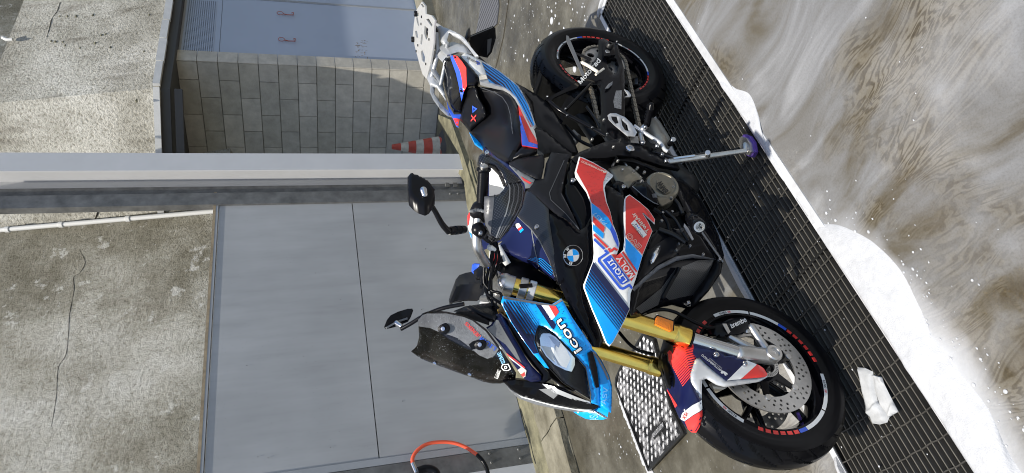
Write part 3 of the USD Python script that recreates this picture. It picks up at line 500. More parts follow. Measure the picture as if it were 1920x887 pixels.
part("top", ext(pp, 0.05, np.eye(3), (0, 0, 0.0)), M["moss"], pl, 30)
kr = thing("kerb", "sandy concrete kerb in front of the blue grey doors", "kerb")
for a, b in ((6.0, 6.9), (6.91, 7.9), (7.91, 9.0)): part("slab", bbox(a, b, 4.32, 4.62, 0.0, 0.12), M["kerb"], kr, False)
jt = [LineString([G(955, -10)[:2], G(944, 70)[:2], G(930, 125)[:2], G(915, 190)[:2]]).buffer(0.006)]
tag(part("floor_joint", ext(jt[0], 0.002, np.eye(3), (0, 0, 0.0025)), M["crack"], smooth=False), kind="structure")

# grey partition of the wash bay
PY = 4.75
pt = thing("partition", "large grey sheet metal partition of the wash bay behind the motorcycle", "partition", (0, PY, 0))
def ypan(name, x0, x1, z0, z1, y0, th, mat_, parent, bev=0.003):
    b = trimesh.creation.box((x1 - x0, th, z1 - z0)); b.apply_translation(((x0 + x1) / 2, y0 + th / 2, (z0 + z1) / 2)); return part(name, b, M[mat_], parent, False)
ypan("sheet", 1.79, 4.385, 0.03, 1.160, 0.0, 0.03, "panelp", pt); ypan("sheet", 1.79, 4.385, 1.168, 2.325, 0.002, 0.03, "panelp2", pt)
part("backing", bbox(1.6, 4.4, 0.034, 0.06, 0.03, 2.3), M["dsteel"], pt, False)
ypan("side_trim", 4.387, 4.435, 0.02, 2.33, -0.004, 0.04, "trim", pt); ypan("side_trim", 1.735, 1.787, 0.02, 2.33, -0.004, 0.04, "trim", pt)
ypan("head_trim", 1.70, 4.435, 2.332, 2.352, -0.004, 0.045, "trim", pt); ypan("top_rail", 1.0, 4.45, 2.3525, 2.374, -0.005, 0.05, "tanrail", pt)
for s_ in range(14): # drips and scuffs baked in as small raised paint chips
    x, z = rng.uniform(1.85, 4.3), rng.uniform(0.1, 2.2); part("paint_chip", box((x, -0.0012, z), (rng.uniform(.002, .006), 0.002, rng.uniform(.002, .006))), M["gut"], pt, False)
lpst = thing("steel_post", "dark bolted steel post at the left end of the grey partition", "post", (1.62, 4.764, 0))
part("flange", bbox(-0.02, 0.11, -0.02, 0.0, -0.005, 2.36), M["dsteel"], lpst, False); part("web", bbox(-0.035, -0.0205, -0.02, 0.16, 0.0, 2.36), M["dsteel"], lpst, False)
part("face_plate", bbox(-0.15, -0.036, -0.02, 0.0, 0.02, 2.36), M["steel"], lpst, False); part("base_plate", bbox(-0.9, -0.151, 0.02, 0.04, 0.0, 2.36), M["trim"], lpst, False)
for z in (0.12, 0.35):
    for x in (0.015, 0.085): part("bolt", lathe([(0, 0), (0.011, 0), (0.011, 0.005), (0.007, 0.009), (0, 0.009)], (x, -0.0195, z), (0, -1, 0), 8), M["dsteel"], lpst)

# white steel column
cx0, cx1 = WY(650, 318, 4.60)[0], WY(650, 288, 4.60)[0]; xm = (cx0 + cx1) / 2
co = thing("steel_column", "tall pale painted steel column between the partition and the block wall", "column", (xm, 4.60, 0))
hw = (cx1 - cx0) / 2
part("front_flange", bbox(-hw, hw, 0, 0.014, 0.01, 4.5), M["steel"], co, False); part("web", bbox(-0.006, 0.006, 0.0142, 0.236, 0.01, 4.5), M["steel"], co, False)
part("rear_flange", bbox(-hw, hw, 0.2362, 0.25, 0.01, 4.5), M["steel"], co, False)
part("door_channel", bbox(-hw - 0.30, -hw - 0.16, 0.13, 0.20, 0.01, 4.5), M["dsteel"], co, False); part("channel_lip", bbox(-hw - 0.155, -hw - 0.05, 0.16, 0.21, 0.01, 4.5), M["dsteel"], co, False)
for z in (0.12, 0.2):
    part("bolt", lathe([(0, 0), (0.012, 0), (0.012, 0.006), (0.007, 0.011), (0, 0.011)], (-hw - 0.22, 0.1295, z), (0, -1, 0), 8), M["dsteel"], co)
    part("bracket", bbox(-hw - 0.10, -hw - 0.055, 0.140, 0.1595, z - .02, z + .02), M["dsteel"], co, False)

# concrete parapet over the recess, behind the column, with its coping and dark soffit
Z0 = 2.885
B0, B1, B2 = np.array([14.0, 4.5]), np.array([5.6, 4.5]), np.array([4.62, 5.27])
SLA = math.radians(77)
def hit(x, y, P0, n): d = wray(x, y); return EYE + d * ((np.asarray(P0) - EYE) @ n) / (d @ n)
def slope_n(h): return np.array([h[0] * math.sin(SLA), h[1] * math.sin(SLA), math.cos(SLA)])
def slab(name, face, n, th, mat_, parent):
    """A flat concrete slab: its measured front face and a back face th behind it."""
    F = np.array(face); k = len(F); ax_ = _n(F[1] - F[0]); ay_ = np.cross(n, ax_); q = np.column_stack([(F - F[0]) @ ax_, (F - F[0]) @ ay_])
    return part(name, ext(Polygon(q).buffer(0), th, np.array([ax_, ay_, n]), F[0] - n * th), M[mat_], parent, False)
d2 = _n(B2 - B1); n2 = np.array([d2[1], -d2[0]]); n2 = n2 if n2[1] < 0 else -n2
nB1, nB2 = slope_n((0, -1)), slope_n(n2)
P1, P2 = np.array([*B1, Z0]), np.array([*B2, Z0])
zt1 = hit(45, 0, P1, nB1)[2]; hd_ = _n(np.cross(nB1, nB2)); hd_ = hd_ if hd_[2] > 0 else -hd_; HT = P1 + hd_ * (zt1 - Z0) / hd_[2]
up1 = np.array([0, math.cos(SLA), math.sin(SLA)]) * (zt1 - Z0) / math.sin(SLA)
pa = thing("parapet", "pale weathered sloping concrete above the doors and the block wall", "parapet")
slab("face", [P1, (14, 4.5, Z0), np.array([14, 4.5, Z0]) + up1, HT], nB1, 0.2, "concrete", pa)
lt = hit(-40, 433, P2, nB2); slab("face", [hit(303, 397.5, P2, nB2), P1, HT, HT + (lt - hit(303, 397.5, P2, nB2)) * 0 + (-0.02, 0.02, 0), hit(-120, 300, P2, nB2), hit(-120, 440, P2, nB2)], nB2, 0.2, "concrete", pa)
part("soffit", ext(Polygon([(14, 4.53), (5.62, 4.53), (4.80, 5.17), (4.80, 8), (14, 8)]), 0.12, np.eye(3), (0, 0, Z0 - 0.09)), M["gut"], pa, False)
x = 5.62
k = 0
while x < 9.5:
    L = 0.36 + 0.03 * math.sin(k * 2.3); m = bbox(x, x + L - 0.012, 4.462, 4.497, Z0 - 0.012 - 0.006 * (k % 2), Z0 + 0.05 + 0.006 * math.sin(k)); part("coping_piece", m, M["coping"], pa, False); x += L; k += 1
part("drip_edge", ext(Polygon([B1 + n2 * .003, B2 + n2 * .003, B2 + n2 * .03, B1 + n2 * .03]), 0.055, np.eye(3), (0, 0, Z0 - 0.01)), M["coping"], pa, False)
part("gutter", ext(Polygon([B1 - n2 * .02, B2 - n2 * .02, B2 - n2 * .07, B1 - n2 * .07]), 0.07, np.eye(3), (0, 0, Z0 - 0.20)), M["gut"], pa, False)
fw = thing("retaining_wall", "darker stained concrete wall rising behind the parapet", "wall")
part("wall", bbox(2.0, 18, 8.4, 8.8, 2.9, 12), M["stained"], fw, False)
bw_ = thing("retaining_wall", "big stained concrete wall above the grey partition, with a long crack", "wall")
PA, nA = np.array([0, 5.10, 2.3]), slope_n((0, -1))
part("base", bbox(-6, 4.7, 5.10, 5.3, 0, 2.299), M["stained"], bw_, False)
au = np.array([0, math.cos(SLA), math.sin(SLA)]); slab("face", [(-6, 5.10, 2.3), (5.4, 5.10, 2.3), np.array([5.4, 5.10, 2.3]) + au * 6, np.array([-6, 5.10, 2.3]) + au * 6], nA, 0.15, "stained", bw_)
cr = [(150, 470), (157, 492), (152, 512), (138, 520), (136, 545), (133, 590), (128, 630), (121, 665), (112, 690), (106, 735), (100, 765), (99, 800)]
def crack(pts, P0, n, parent, r):
    cq = smooth_path([hit(a + 3 * math.sin(i * 2.1), b, P0, n) for i, (a, b) in enumerate(pts)], 5); part("crack", tube(cq, r * rng.uniform(0.3, 1, len(cq)), 5, curve=False), M["crack"], parent, False)
crack(cr, PA, nA, bw_, 0.0032)
crack([(178, 412), (181, 395), (178, 380)], P2, nB2, pa, 0.009)
crack([(113, 5), (104, 22), (100, 35), (92, 55), (85, 70)], P1, nB1, pa, 0.006)
for q in range(16):     # dark lichen spots
    a_, b_ = [(126, 30), (143, 31), (96, 76), (122, 85), (178, 82), (207, 89), (104, 78), (150, 90), (256, 189), (112, 30), (118, 79), (270, 95), (190, 66), (198, 64), (174, 28), (280, 28)][q]
    c = hit(a_, b_, P1, nB1); part("lichen", blob([(*(c + rng.uniform(-.02, .02, 3) * (1, .2, .2) - nB1 * .004), rng.uniform(.006, .012)) for _ in range(4)], 1), M["moss"], pa, 60)
pi = thing("drain_pipe", "thin white pipe running up the corner of the concrete wall", "pipe")
p0, p1 = hit(-30, 434, PA + nA * .05, nA), hit(402, 396, PA + nA * .05, nA); part("tube", cyl(p0, p1, 0.022, n=14), M["pipe"], pi)
for t in (0.1, 0.33, 0.62): c = p0 + (p1 - p0) * t; part("clip", cyl(c - _n(p1 - p0) * .02, c + _n(p1 - p0) * .02, 0.029, n=14), M["pipe"], pi)
pc = thing("pipe_end", "white pipe end poking out at the top of the parapet", "pipe")
c = hit(12, 74, P1 + nB1 * .04, nB1); part("tube", tube([c + (0.03, 0.0, 0.04), c, c + (-0.01, -0.01, -0.06)], 0.016, 10), M["pipe"], pc)

# block wall of the recess: every block its own piece
bk = thing("block_wall", "grey concrete block wall in the recess behind the steel column", "wall", (6.21, 4.63, 0))
bd = np.array([-0.264, 0.965]); bd /= np.linalg.norm(bd); bn_ = np.array([-bd[1], bd[0]])          # along, and facing the camera
ax = np.array([[bd[0], bd[1], 0], [0, 0, 1], [bn_[0], bn_[1], 0]])
part("mortar", ext(Polygon([(0.004, 0), (2.4, 0), (2.4, 2.86), (0.004, 2.86)]), 0.18, ax, np.array([-bn_[0] * .19, -bn_[1] * .19, 0])), M["mortar"], bk, False)
CH = 0.2005
for r_ in range(15):
    x = -0.2 if r_ % 2 else 0.0; z = 0.0 + r_ * CH
    while x < 2.2:
        a, b = max(x, 0) + 0.003, x + 0.40 - 0.004; dz = min(z + CH - 0.006, 2.86)
        if b - a > 0.03 and dz > z + 0.02:
            e_ = rng.uniform(-0.0015, 0.0015); q = Polygon([(a, z + .003), (b, z + .003 + e_), (b, dz + e_), (a, dz)]); m = ext(q, 0.012 + rng.uniform(0, .004), ax, (-bn_[0] * .011, -bn_[1] * .011, 0))
            part("block", m, M["block"][int(rng.integers(4))], bk, False)
        x += 0.40
for r_ in range(15): part("end_block", bbox(-0.004, 0.17, -0.012, -0.001, r_ * CH + .003, min((r_ + 1) * CH - .003, 2.86)), M["block"][2], bk, False)

# blue grey metal doors with perforated vents and ring latches
DY = 4.655
M["vent"] = look("vent_holes", (0.02, 0.022, 0.025), 0.6)
def door(x0, x1, label):
    d = thing("metal_door", label, "door", (x0, DY, 0), "blue grey doors beside the block wall")
    zt = WY(338, 70, DY)[2]; w = x1 - x0
    part("leaf", bbox(0.012, w - 0.012, 0, 0.04, 0.12, zt - 0.02), M["door"], d, False)
    part("frame", cat([bbox(0, 0.011, -0.008, 0.05, 0.1, zt), bbox(w - 0.011, w, -0.008, 0.05, 0.1, zt), bbox(0.0115, w - 0.0115, -0.008, 0.05, zt - 0.0195, zt)]), M["trim"], d, False)
    za, zb = WY(401, 70, DY)[2], WY(346, 70, DY)[2]
    part("vent_back", bbox(0.10, w - 0.10, -0.002, -0.0005, za, zb), M["vent"], d, False)
    hs = []; n = int((w - 0.2) / 0.021); nz = int((zb - za) / 0.021)
    for i in range(n + 1): hs.append(bbox(0.10 + i * 0.021 - .0045, 0.10 + i * 0.021 + .0045, -0.004, -0.0021, za, zb))
    for i in range(nz + 1): hs.append(bbox(0.10, w - 0.10, -0.0045, -0.0024, za + i * 0.021 - .0045, za + i * 0.021 + .0045))
    part("vent_screen", cat(hs), M["door"], d, False, kind="stuff")
    zl = WY(413, 70, DY)[2]; part("seam", bbox(0.10, w - 0.03, -0.0015, -0.0002, zl - .002, zl + .002), M["vent"], d, False)
    return d, w
xa = 6.235; xb = WY(640, 10, DY)[0]
d1, w1 = door(xa, xb - 0.004, "blue grey metal door next to the block wall, with two red latches and a rust mark")
d2_, w2 = door(xb + 0.004, xb + 1.3, "blue grey metal door at the top right, mostly out of frame")
part("wall_below", bbox(xb + 1.31, 14, 4.63, 4.85, 0, Z0 - 0.10), M["concrete"], pa, False)
def latch(px_, py_):
    c = WY(px_, py_, DY) - np.array([xa, DY, 0]); c[1] = -0.012
    ring = tube([c + (0.035 * math.cos(a), -0.006, 0.075 + 0.035 * math.sin(a)) for a in np.linspace(0, 2 * np.pi, 20)], 0.0035, 6, curve=False)
    part("latch", cat([ring, tube([c + (0, 0, 0.04), c + (-0.03, -0.01, 0.0), c + (-0.03, -0.012, -0.07)], 0.006, 6, curve=False), tube([c + (-0.03, -0.012, -0.07), c + (0.02, -0.012, -0.075), c + (0.02, -0.005, -0.05)], 0.005, 6, curve=False)]), M["hook"], d1, 60)
latch(538, 28); latch(541, 77)
part("hinge", cyl((0.006, -0.014, zt_ := WY(360, 112, DY)[2]), (0.006, -0.014, zt_ + 0.14), 0.010), M["trim"], d1)
sc = []
for k in range(40):
    c = WY(rng.uniform(666, 690), rng.uniform(74, 116), DY) - np.array([xa, DY, 0]); sc.append(box((c[0], -0.0007, c[2]), (rng.uniform(.006, .035), 0.001, rng.uniform(.002, .008)), trimesh.transformations.rotation_matrix(rng.uniform(0, 3), (0, 1, 0))))
part("rust_mark", cat(sc), M["scuff"], d1, False)

# traffic cone behind the column
cb = G(838, 276); t = np.linalg.norm(cb[:2]) ; dd = wray(735, 277); zc = EYE[2] + dd[2] * t / np.linalg.norm(dd[:2])
cn = thing("traffic_cone", "worn red and white traffic cone standing by the block wall", "traffic cone", cb)
part("base", cat([blob([(sx * .17, sy * .17, .012, .012) for sx in (-1, 1) for sy in (-1, 1)] + [(0, 0, 0.03, .13)])]), M["gut"], cn, 30)
H = zc - 0.03; rad = lambda q: 0.135 * (1 - q) + 0.026 * q; cuts = [0, .12, .26, .42, .56, .70, .84, 1.0]
for i in range(7):
    a, b = cuts[i], cuts[i + 1]; part("band", lathe([(0, a * H), (rad(a), a * H), (rad(b), b * H), (0, b * H)], (0, 0, 0.03), (0, 0, 1), 28), M["conered"] if i % 2 == 0 else M["conew"], cn, 40)

# orange hose looped over the post
hs = thing("hose", "orange pressure hose looped against the steel post, with a black end", "hose")
hp = [WY(x, y, 4.655) for x, y in [(774, 872), (774, 858), (783, 844), (800, 833), (822, 829), (848, 830), (872, 838), (895, 853)]]
part("orange_tube", tube(hp, 0.0135, 12), M["hose"], hs, 60); part("black_tube", tube([WY(x, y, 4.655) for x, y in [(894, 852), (905, 864), (913, 880), (919, 905)]], 0.0145, 12), M["satin"], hs, 60)
part("ferrule", cyl(WY(773, 868, 4.655), WY(781, 886, 4.655), 0.017), M["chrome"], hs); part("gun_grip", tube([WY(783, 884, 4.62), WY(800, 879, 4.62), WY(815, 884, 4.62), WY(822, 898, 4.62)], 0.03, 10), M["satin"], hs, 60)

# ================================================================== THE MOTORCYCLE
WB, RK = 1.548, math.radians(25.5)
A0 = np.array([WB + .116, 0, 0]); AD = np.array([-math.sin(RK), 0, math.cos(RK)]); STEER = math.radians(1.1)
def steer(P):
    q = np.asarray(P, float) - A0; return A0 + q * math.cos(STEER) + np.cross(AD, q) * math.sin(STEER) + np.outer(q @ AD, AD).reshape(q.shape) * (1 - math.cos(STEER))
YA = np.array([0, 1.0, 0])
def ring2d(r0, r1, n=96): return Point(0, 0).buffer(r1, n // 4).difference(Point(0, 0).buffer(r0, n // 4))
XZ = np.array([[1, 0, 0], [0, 0, 1], [0, -1, 0]])            # 2D (x, z) extruded towards -y
def sector(r0, r1, a0, a1, n=24):
    a = np.linspace(a0, a1, n); return Polygon(np.vstack([np.column_stack([r1 * np.cos(a), r1 * np.sin(a)]), np.column_stack([r0 * np.cos(a[::-1]), r0 * np.sin(a[::-1])])]))
def tyre(R_, W_, rim, seed):
    """Tyre with cut tread grooves."""
    n, k = 1300, 57; u = np.linspace(-1, 1, k); th_ = np.arange(n) * 2 * np.pi / n
    # half section: bead, bulge, shoulder, crown
    key = np.array([(-.86, rim - .004), (-.97, rim + .020), (-1.0, rim + .040), (-.97, rim + .052), (-.86, R_ - .028), (-.62, R_ - .0115), (-.32, R_ - .003), (0, R_)])
    key = np.vstack([key, key[:-1][::-1] * (-1, 1)]); t = np.linspace(0, 1, len(key)); s = np.linspace(0, 1, k)
    y = np.interp(s, t, key[:, 0]) * W_ / 2; r = np.interp(s, t, key[:, 1])
    Y, TH = np.meshgrid(y, th_); RR_ = np.repeat(r[None], n, 0); yn = Y / (W_ / 2)
    N = 15; ph = (TH * N / (2 * np.pi) + np.where(yn > 0, 0.0, 0.5) - np.abs(yn) * 1.15) % 1.0
    g1 = (np.abs(ph - 0.5) < 0.055) & (np.abs(yn) > 0.13) & (np.abs(yn) < 0.86) & (RR_ > rim + .045)
    ph2 = (TH * N / (2 * np.pi) + 0.3 + np.where(yn > 0, 0.0, 0.5) - np.abs(yn) * 0.75) % 1.0
    g2 = (np.abs(ph2 - 0.5) < 0.035) & (np.abs(yn) > 0.45) & (np.abs(yn) < 0.90) & (RR_ > rim + .045)
    RR_ = RR_ - 0.005 * (g1 | g2)
    v = np.stack([RR_ * np.cos(TH), Y, RR_ * np.sin(TH)], -1).reshape(-1, 3)
    i, j = np.meshgrid(np.arange(n), np.arange(k - 1), indexing="ij"); i2 = (i + 1) % n
    q = np.stack([i * k + j, i * k + j + 1, i2 * k + j + 1, i2 * k + j], -1).reshape(-1, 4)
    m = trimesh.Trimesh(v, np.vstack([q[:, [0, 1, 2]], q[:, [0, 2, 3]]]), process=False); m.fix_normals(); return m
def wheel(name, ctr, R_, W_, RIMW, rim, tr, phase, spokes, label, discs, rot0):
    w = numbered(BIKE, name); UsdGeom.Xform.Define(stage, w); tag(w, label)
    def add(nm, mesh, mat, smooth=35): mesh = mesh.copy(); mesh.vertices = tr(mesh.vertices + ctr); return part(nm, mesh, M[mat], w, smooth)
    add("tyre", tyre(R_, W_, rim, 1), "rubber", 40)
    h = RIMW / 2
    add("rim", ringlathe([(rim + .003, -h), (rim + .003, -h + .006), (rim - .012, -h + .018), (rim - .012, h - .018), (rim + .003, h - .006), (rim + .003, h), (rim - .018, h), (rim - .024, h - .012), (rim - .034, h * .35), (rim - .034, -h * .35), (rim - .024, -h + .012), (rim - .018, -h)], (0, 0, 0), (0, 1, 0), 128), "black", 30)
    add("hub", lathe([(0, -h * .8), (.030, -h * .8), (.042, -h * .5), (.040, 0), (.042, h * .5), (.030, h * .8), (0, h * .8)], (0, 0, 0), (0, 1, 0), 32), "frame")
    for k in range(spokes):
        a = rot0 + k * 2 * np.pi / spokes
        def pt(r, da, y): return (r * math.cos(a + da), y, r * math.sin(a + da))
        root = [(*pt(.035, 0, 0), .013), (*pt(.105, 0, 0), .011)]
        arms = [[(*pt(.100, 0, 0), .010), (*pt(rim - .030, s * .20, 0), .008)] for s in (-1, 1)]
        wide = lambda S: blob([(x, y + d, z, r) for x, y, z, r in S for d in (-.008, .008)], 1)
        add("spoke", cat([wide(root), wide(arms[0]), wide(arms[1])]), "black", 40)
    # decals on the rim flange: white with lettering, white, blue, red dashes; three times round
    fl = np.array([[1, 0, 0], [0, 0, 1], [0, 1, 0]])
    for s3 in range(3):
        a = phase + s3 * 2 * np.pi / 3
        def arc(nm, d0, d1, mat, r0=rim - .011, r1=rim + .0005, y=h + .0012):
            q = ext(sector(r0, r1, a + math.radians(d0), a + math.radians(d1)), .0006, fl, (0, y, 0)); add(nm, q, mat, False)
        arc("white_decal", 2, 38, "white"); arc("white_decal", 39.5, 66, "white"); arc("blue_decal", 66.3, 74, "royal")
        for q in range(6): arc("red_decal", 75 + q * 6.2, 79.3 + q * 6.2, "red")
        tm = meshkit.text_mesh("S1000", .0068, .0004, True); tr2 = meshkit.text_mesh("XR", .0068, .0004, True); tr2.vertices[:, 0] += tm.vertices[:, 0].max() + .004
        for q, mt in ((tm, "ink"), (tr2, "red")):
            X = q.vertices.copy(); an = a + math.radians(8) + X[:, 0] / (rim - .008); rr = rim - .0088 + X[:, 1]
            q.vertices = np.column_stack([rr * np.cos(an), h + .0020 + X[:, 2], rr * np.sin(an)]); add("rim_lettering", q, mt, False)
    for y, r0, r1, sg in discs:
        d = ring2d(r0, r1, 128); hs = []
        for q in range(36):
            for kk, fr in enumerate((.25, .52, .78)):
                aa = (q + kk * .33) * 2 * np.pi / 36
                if (q + kk) % 4 != 3: hs.append(Point((r0 + (r1 - r0) * fr) * math.cos(aa), (r0 + (r1 - r0) * fr) * math.sin(aa)).buffer(.0042, 3))
        add("brake_disc", ext(d.difference(unary_union(hs)), .005, XZ, (0, y + .0025, 0)), "disc", 25)
        arms = [ring2d(.034, .056, 48)] + [affinity.rotate(Polygon([(.045, -.014), (r0 + .004, -.007), (r0 + .004, .007), (.045, .014)]), 20 + q * 60, origin=(0, 0)) for q in range(6)]
        add("disc_carrier", ext(unary_union(arms), .008, XZ, (0, y + .004 - sg * .004, 0)), "black", 25)
        for q in range(6):
            aa = math.radians(20 + q * 60); c = np.array([(r0 + .004) * math.cos(aa), y, (r0 + .004) * math.sin(aa)]); add("bobbin", cyl(c - YA * .006, c + YA * .006, .010, n=14), "alu")
    return w, add
fphase = math.radians(0)
def wheel_angle(x, y, ctr, lat): p = U(x, y, lat) - ctr; return math.atan2(p[2], p[0])
FC, RC = np.array([WB, 0, .30]), np.array([0, 0, .32])
# which way round the decals run: the one with lettering starts at these photograph points
a_f = wheel_angle(1338, 591, FC, .052); a_r = wheel_angle(1158, 82, RC, .078)
fw_, fadd = wheel("front_wheel", FC, .300, .122, .104, .221, steer, a_f - math.radians(2), 5, "front wheel with two drilled discs and white, blue and red rim stickers", [(.068, .108, .160, 1), (-.068, .108, .160, -1)], .5)
fadd("abs_ring", ext(ring2d(.034, .047, 48).difference(unary_union([affinity.rotate(Polygon([(.038, -.0012), (.045, -.0012), (.045, .0012), (.038, .0012)]), q * 9, origin=(0, 0)) for q in range(40)])), .002, XZ, (0, .083, 0)), "alu")
va = wheel_angle(1490, 790, FC, .0); vp = np.array([.205 * math.cos(va), 0, .205 * math.sin(va)]); fadd("valve", cyl(vp * .9 + (0, .02, 0), vp * .80 + (0, .034, 0), .005, n=10), "purple")
rw_, radd = wheel("rear_wheel", RC, .320, .190, .158, .221, lambda P: P, a_r - math.radians(2), 5, "rear wheel with wide tyre, sprocket and rim stickers", [(-.075, .075, .110, -1)], .2)
# sprocket and chain
sp_ = [((.104 if i % 4 in (1, 2) else .097) * math.cos(i * np.pi / 90), (.104 if i % 4 in (1, 2) else .097) * math.sin(i * np.pi / 90)) for i in range(180)]
spk = Polygon(sp_).difference(unary_union([Point(.066 * math.cos(a), .066 * math.sin(a)).buffer(.017, 5) for a in np.arange(6) * np.pi / 3])).difference(Point(0, 0).buffer(.03))
radd("sprocket", ext(spk, .006, XZ, (0, .103, 0)), "disc", 25)
fs = U(1192, 233, .10); fs[1] = .10; top = U(1132, 250, .10); top[1] = .10; fsc = (fs + top) / 2; frr = np.linalg.norm((fs - top)[[0, 2]]) / 2
def chain_path():
    c0, c1, r0, r1 = RC[[0, 2]], fsc[[0, 2]], .101, frr; d = c1 - c0; D = np.linalg.norm(d); b = math.atan2(d[1], d[0]); g = math.acos((r0 - r1) / D)
    A = np.linspace(b + g, b + 2 * np.pi - g, 60); B = np.linspace(b - g, b + g, 40); P = np.vstack([c0 + r0 * np.column_stack([np.cos(A), np.sin(A)]), c1 + r1 * np.column_stack([np.cos(B), np.sin(B)])]); return np.vstack([P, P[:1]])
cp = chain_path(); sl = np.r_[0, np.cumsum(np.linalg.norm(np.diff(cp, axis=0), axis=1))]; nl = int(sl[-1] / .0159); links = []
for i in range(nl):
    s0, s1 = i * sl[-1] / nl, (i + 1) * sl[-1] / nl; a = np.array([np.interp(s0, sl, cp[:, k]) for k in (0, 1)]); b = np.array([np.interp(s1, sl, cp[:, k]) for k in (0, 1)]); m = (a + b) / 2
    for yy in ((.1095, .0915) if i % 2 else (.1065, .0945)):
        d = (b - a) / np.linalg.norm(b - a); o = LineString([a, b]).buffer(.0068, 3); o = o.difference(LineString([a + d * .006, b - d * .006]).buffer(.0012, 2)); links.append(ext(o, .0018, XZ, (0, yy, 0)))
    links.append(cyl((a[0], .092, a[1]), (a[0], .111, a[1]), .0042, n=8))
part("chain", cat(links), M["chain"], BIKE, 30, kind="stuff")

# ---- swingarm, rear frame, hugger
Panel("engine_core", [(1010, 470), (1020, 330), (1075, 298), (1150, 270), (1235, 290), (1262, 320), (1290, 400), (1330, 470), (1300, 520), (1210, 560), (1120, 590), (1070, 560)], 0.10, "dark", th=.22, rnd=.02, step=14)
sw = Panel("swingarm", [(1123, 74), (1132, 70), (1143, 76), (1148, 100), (1150, 78), (1159, 80), (1164, 104), (1171, 130), (1173, 168), (1172, 215), (1176, 250), (1190, 272), (1170, 285), (1140, 262), (1125, 240), (1128, 205), (1126, 170), (1120, 158), (1085, 160), (1104, 126), (1122, 103)],
           [(1140, 80, .135), (1100, 150, .125), (1150, 200, .14), (1180, 270, .15), (1165, 110, .135)], "frame", th=.03, rnd=.006, step=6, holes=[[(1136, 108), (1156, 108), (1161, 122), (1158, 134), (1152, 138), (1142, 126)]])
sw.text("lettering", "Motorrad", (1089, 158), (1127, 114), "white", hpx=8.3)
M["labelm"] = look("printed_label", (0.30, 0.31, 0.32), 0.4, var=0.9, vscale=220, dark=(0.02, 0.02, 0.02))
ct_ = part("cable_tie", tube([U(1091, 117, .155), U(1104, 124, .158), U(1121, 135, .158)], .0075, 8), M["cream"], BIKE, 60); part("tie_head", tube([U(1117, 140, .160), U(1132, 129, .160)], .005, 8), M["cream"], ct_, 60)
for k in range(9): c = U(1093 + k * 3, 118 + k * 1.9, .158); part("tie_rib", blob([(c[0] - .006, c[1], c[2] + .007, .0022), (c[0] + .006, c[1], c[2] - .007, .0022)], 1), M["white"], ct_)
sw.decal("chain_warning_label", [(1155, 170), (1166, 169), (1165, 205), (1152, 202), (1150, 190)], "labelm", inset=1)
Panel("swingarm_pocket", [(1135, 107), (1157, 107), (1162, 123), (1158, 136), (1151, 140), (1141, 127)], .10, "dark", th=.01)
Panel("axle_block", [(1131, 78), (1152, 80), (1154, 102), (1133, 104)], .150, "frame", th=.03, rnd=.004)
bolt(1143, 86, .155, .017, .014, "dark", name="axle_nut"); bolt(1156, 80, .14, .006, .008, name="paddock_bobbin")
part("swingarm_far_side", hull([(-.03, -.13, .29), (-.03, -.13, .36), (.55, -.13, .33), (.55, -.13, .46), (-.03, -.10, .29), (-.03, -.10, .36), (.55, -.10, .33), (.55, -.10, .46)]), M["frame"], BIKE, False)
part("axle", cyl((0, -.15, .32), (0, .15, .32), .012), M["alu"], BIKE)
Panel("hugger_reflection_strip", [(1062, 66), (1066, 67), (1098, 143), (1100, 150), (1096, 152), (1062, 76)], .115, "midgrey", th=.004, rnd=.002)  # mid grey paints the bluish reflection along the gloss hugger blade
Panel("hugger_strut", [(1073, 95), (1108, 108), (1110, 112), (1084, 122), (1083, 118), (1102, 111), (1075, 99)], .115, "satin", th=.004, rnd=.002)
hg = []
for i, a in enumerate(np.linspace(math.radians(22), math.radians(78), 18)): hg.append([((.335) * math.cos(a), yy, .32 + .335 * math.sin(a)) for yy in (-.085, -.05, 0, .05, .085)])
hg = np.array(hg); hv = np.vstack([hg.reshape(-1, 3), (hg * (1, 1, 1) + (0, 0, -.004)).reshape(-1, 3)]); fF = []
for i in range(17):
    for j in range(4): a = i * 5 + j; fF += [[a, a + 1, a + 6], [a, a + 6, a + 5]]
hm = trimesh.Trimesh(np.array(hg).reshape(-1, 3), fF, process=False); nn = hm.vertex_normals; hm = trimesh.Trimesh(np.vstack([hm.vertices, hm.vertices - nn * .004]), np.vstack([fF, np.array(fF)[:, ::-1] + 90]), process=False)
keep = None
part("rear_hugger", hm, M["black"], BIKE, 60)
def strut(name, pts, r, mat="frame", lat=.12): 
    L = [U(x, y, lat if np.isscalar(lat) else lat[i]) for i, (x, y) in enumerate(pts)]; return part(name, tube(L, r, 10, curve=len(L) > 2), M[mat], BIKE, 60)
Panel("plate_bracket", [(1022, 186), (1040, 176), (1095, 147), (1122, 128), (1126, 134), (1100, 158), (1062, 172), (1040, 182), (1030, 192)], .105, "black", th=.012, rnd=.004)
strut("rear_frame_strut", [(1124, 140), (1062, 205)], .006); strut("rear_frame_strut", [(1030, 190), (1055, 210), (1110, 240), (1140, 258)], .008, lat=.13)
Panel("rear_frame_brace", [(1052, 202), (1062, 185), (1070, 178), (1078, 186), (1064, 206), (1056, 226), (1046, 250), (1042, 246), (1050, 226)], .11, "black", th=.015, rnd=.004)
for x, y in ((1026, 182), (1060, 205), (1063, 217), (1110, 240), (1138, 252)): bolt(x, y, .14, .005, .005)
Panel("linkage_plate", [(1058, 255), (1076, 242), (1086, 252), (1068, 266)], .06, "midgrey", th=.03, rnd=.003)
part("shock_reservoir", cyl(U(1072, 268, .07), U(1082, 258, .02), .018), M["alu"], BIKE)
part("rear_shock", cyl(U(1080, 205, .0), U(1120, 262, .0), .030), M["dark"], BIKE)

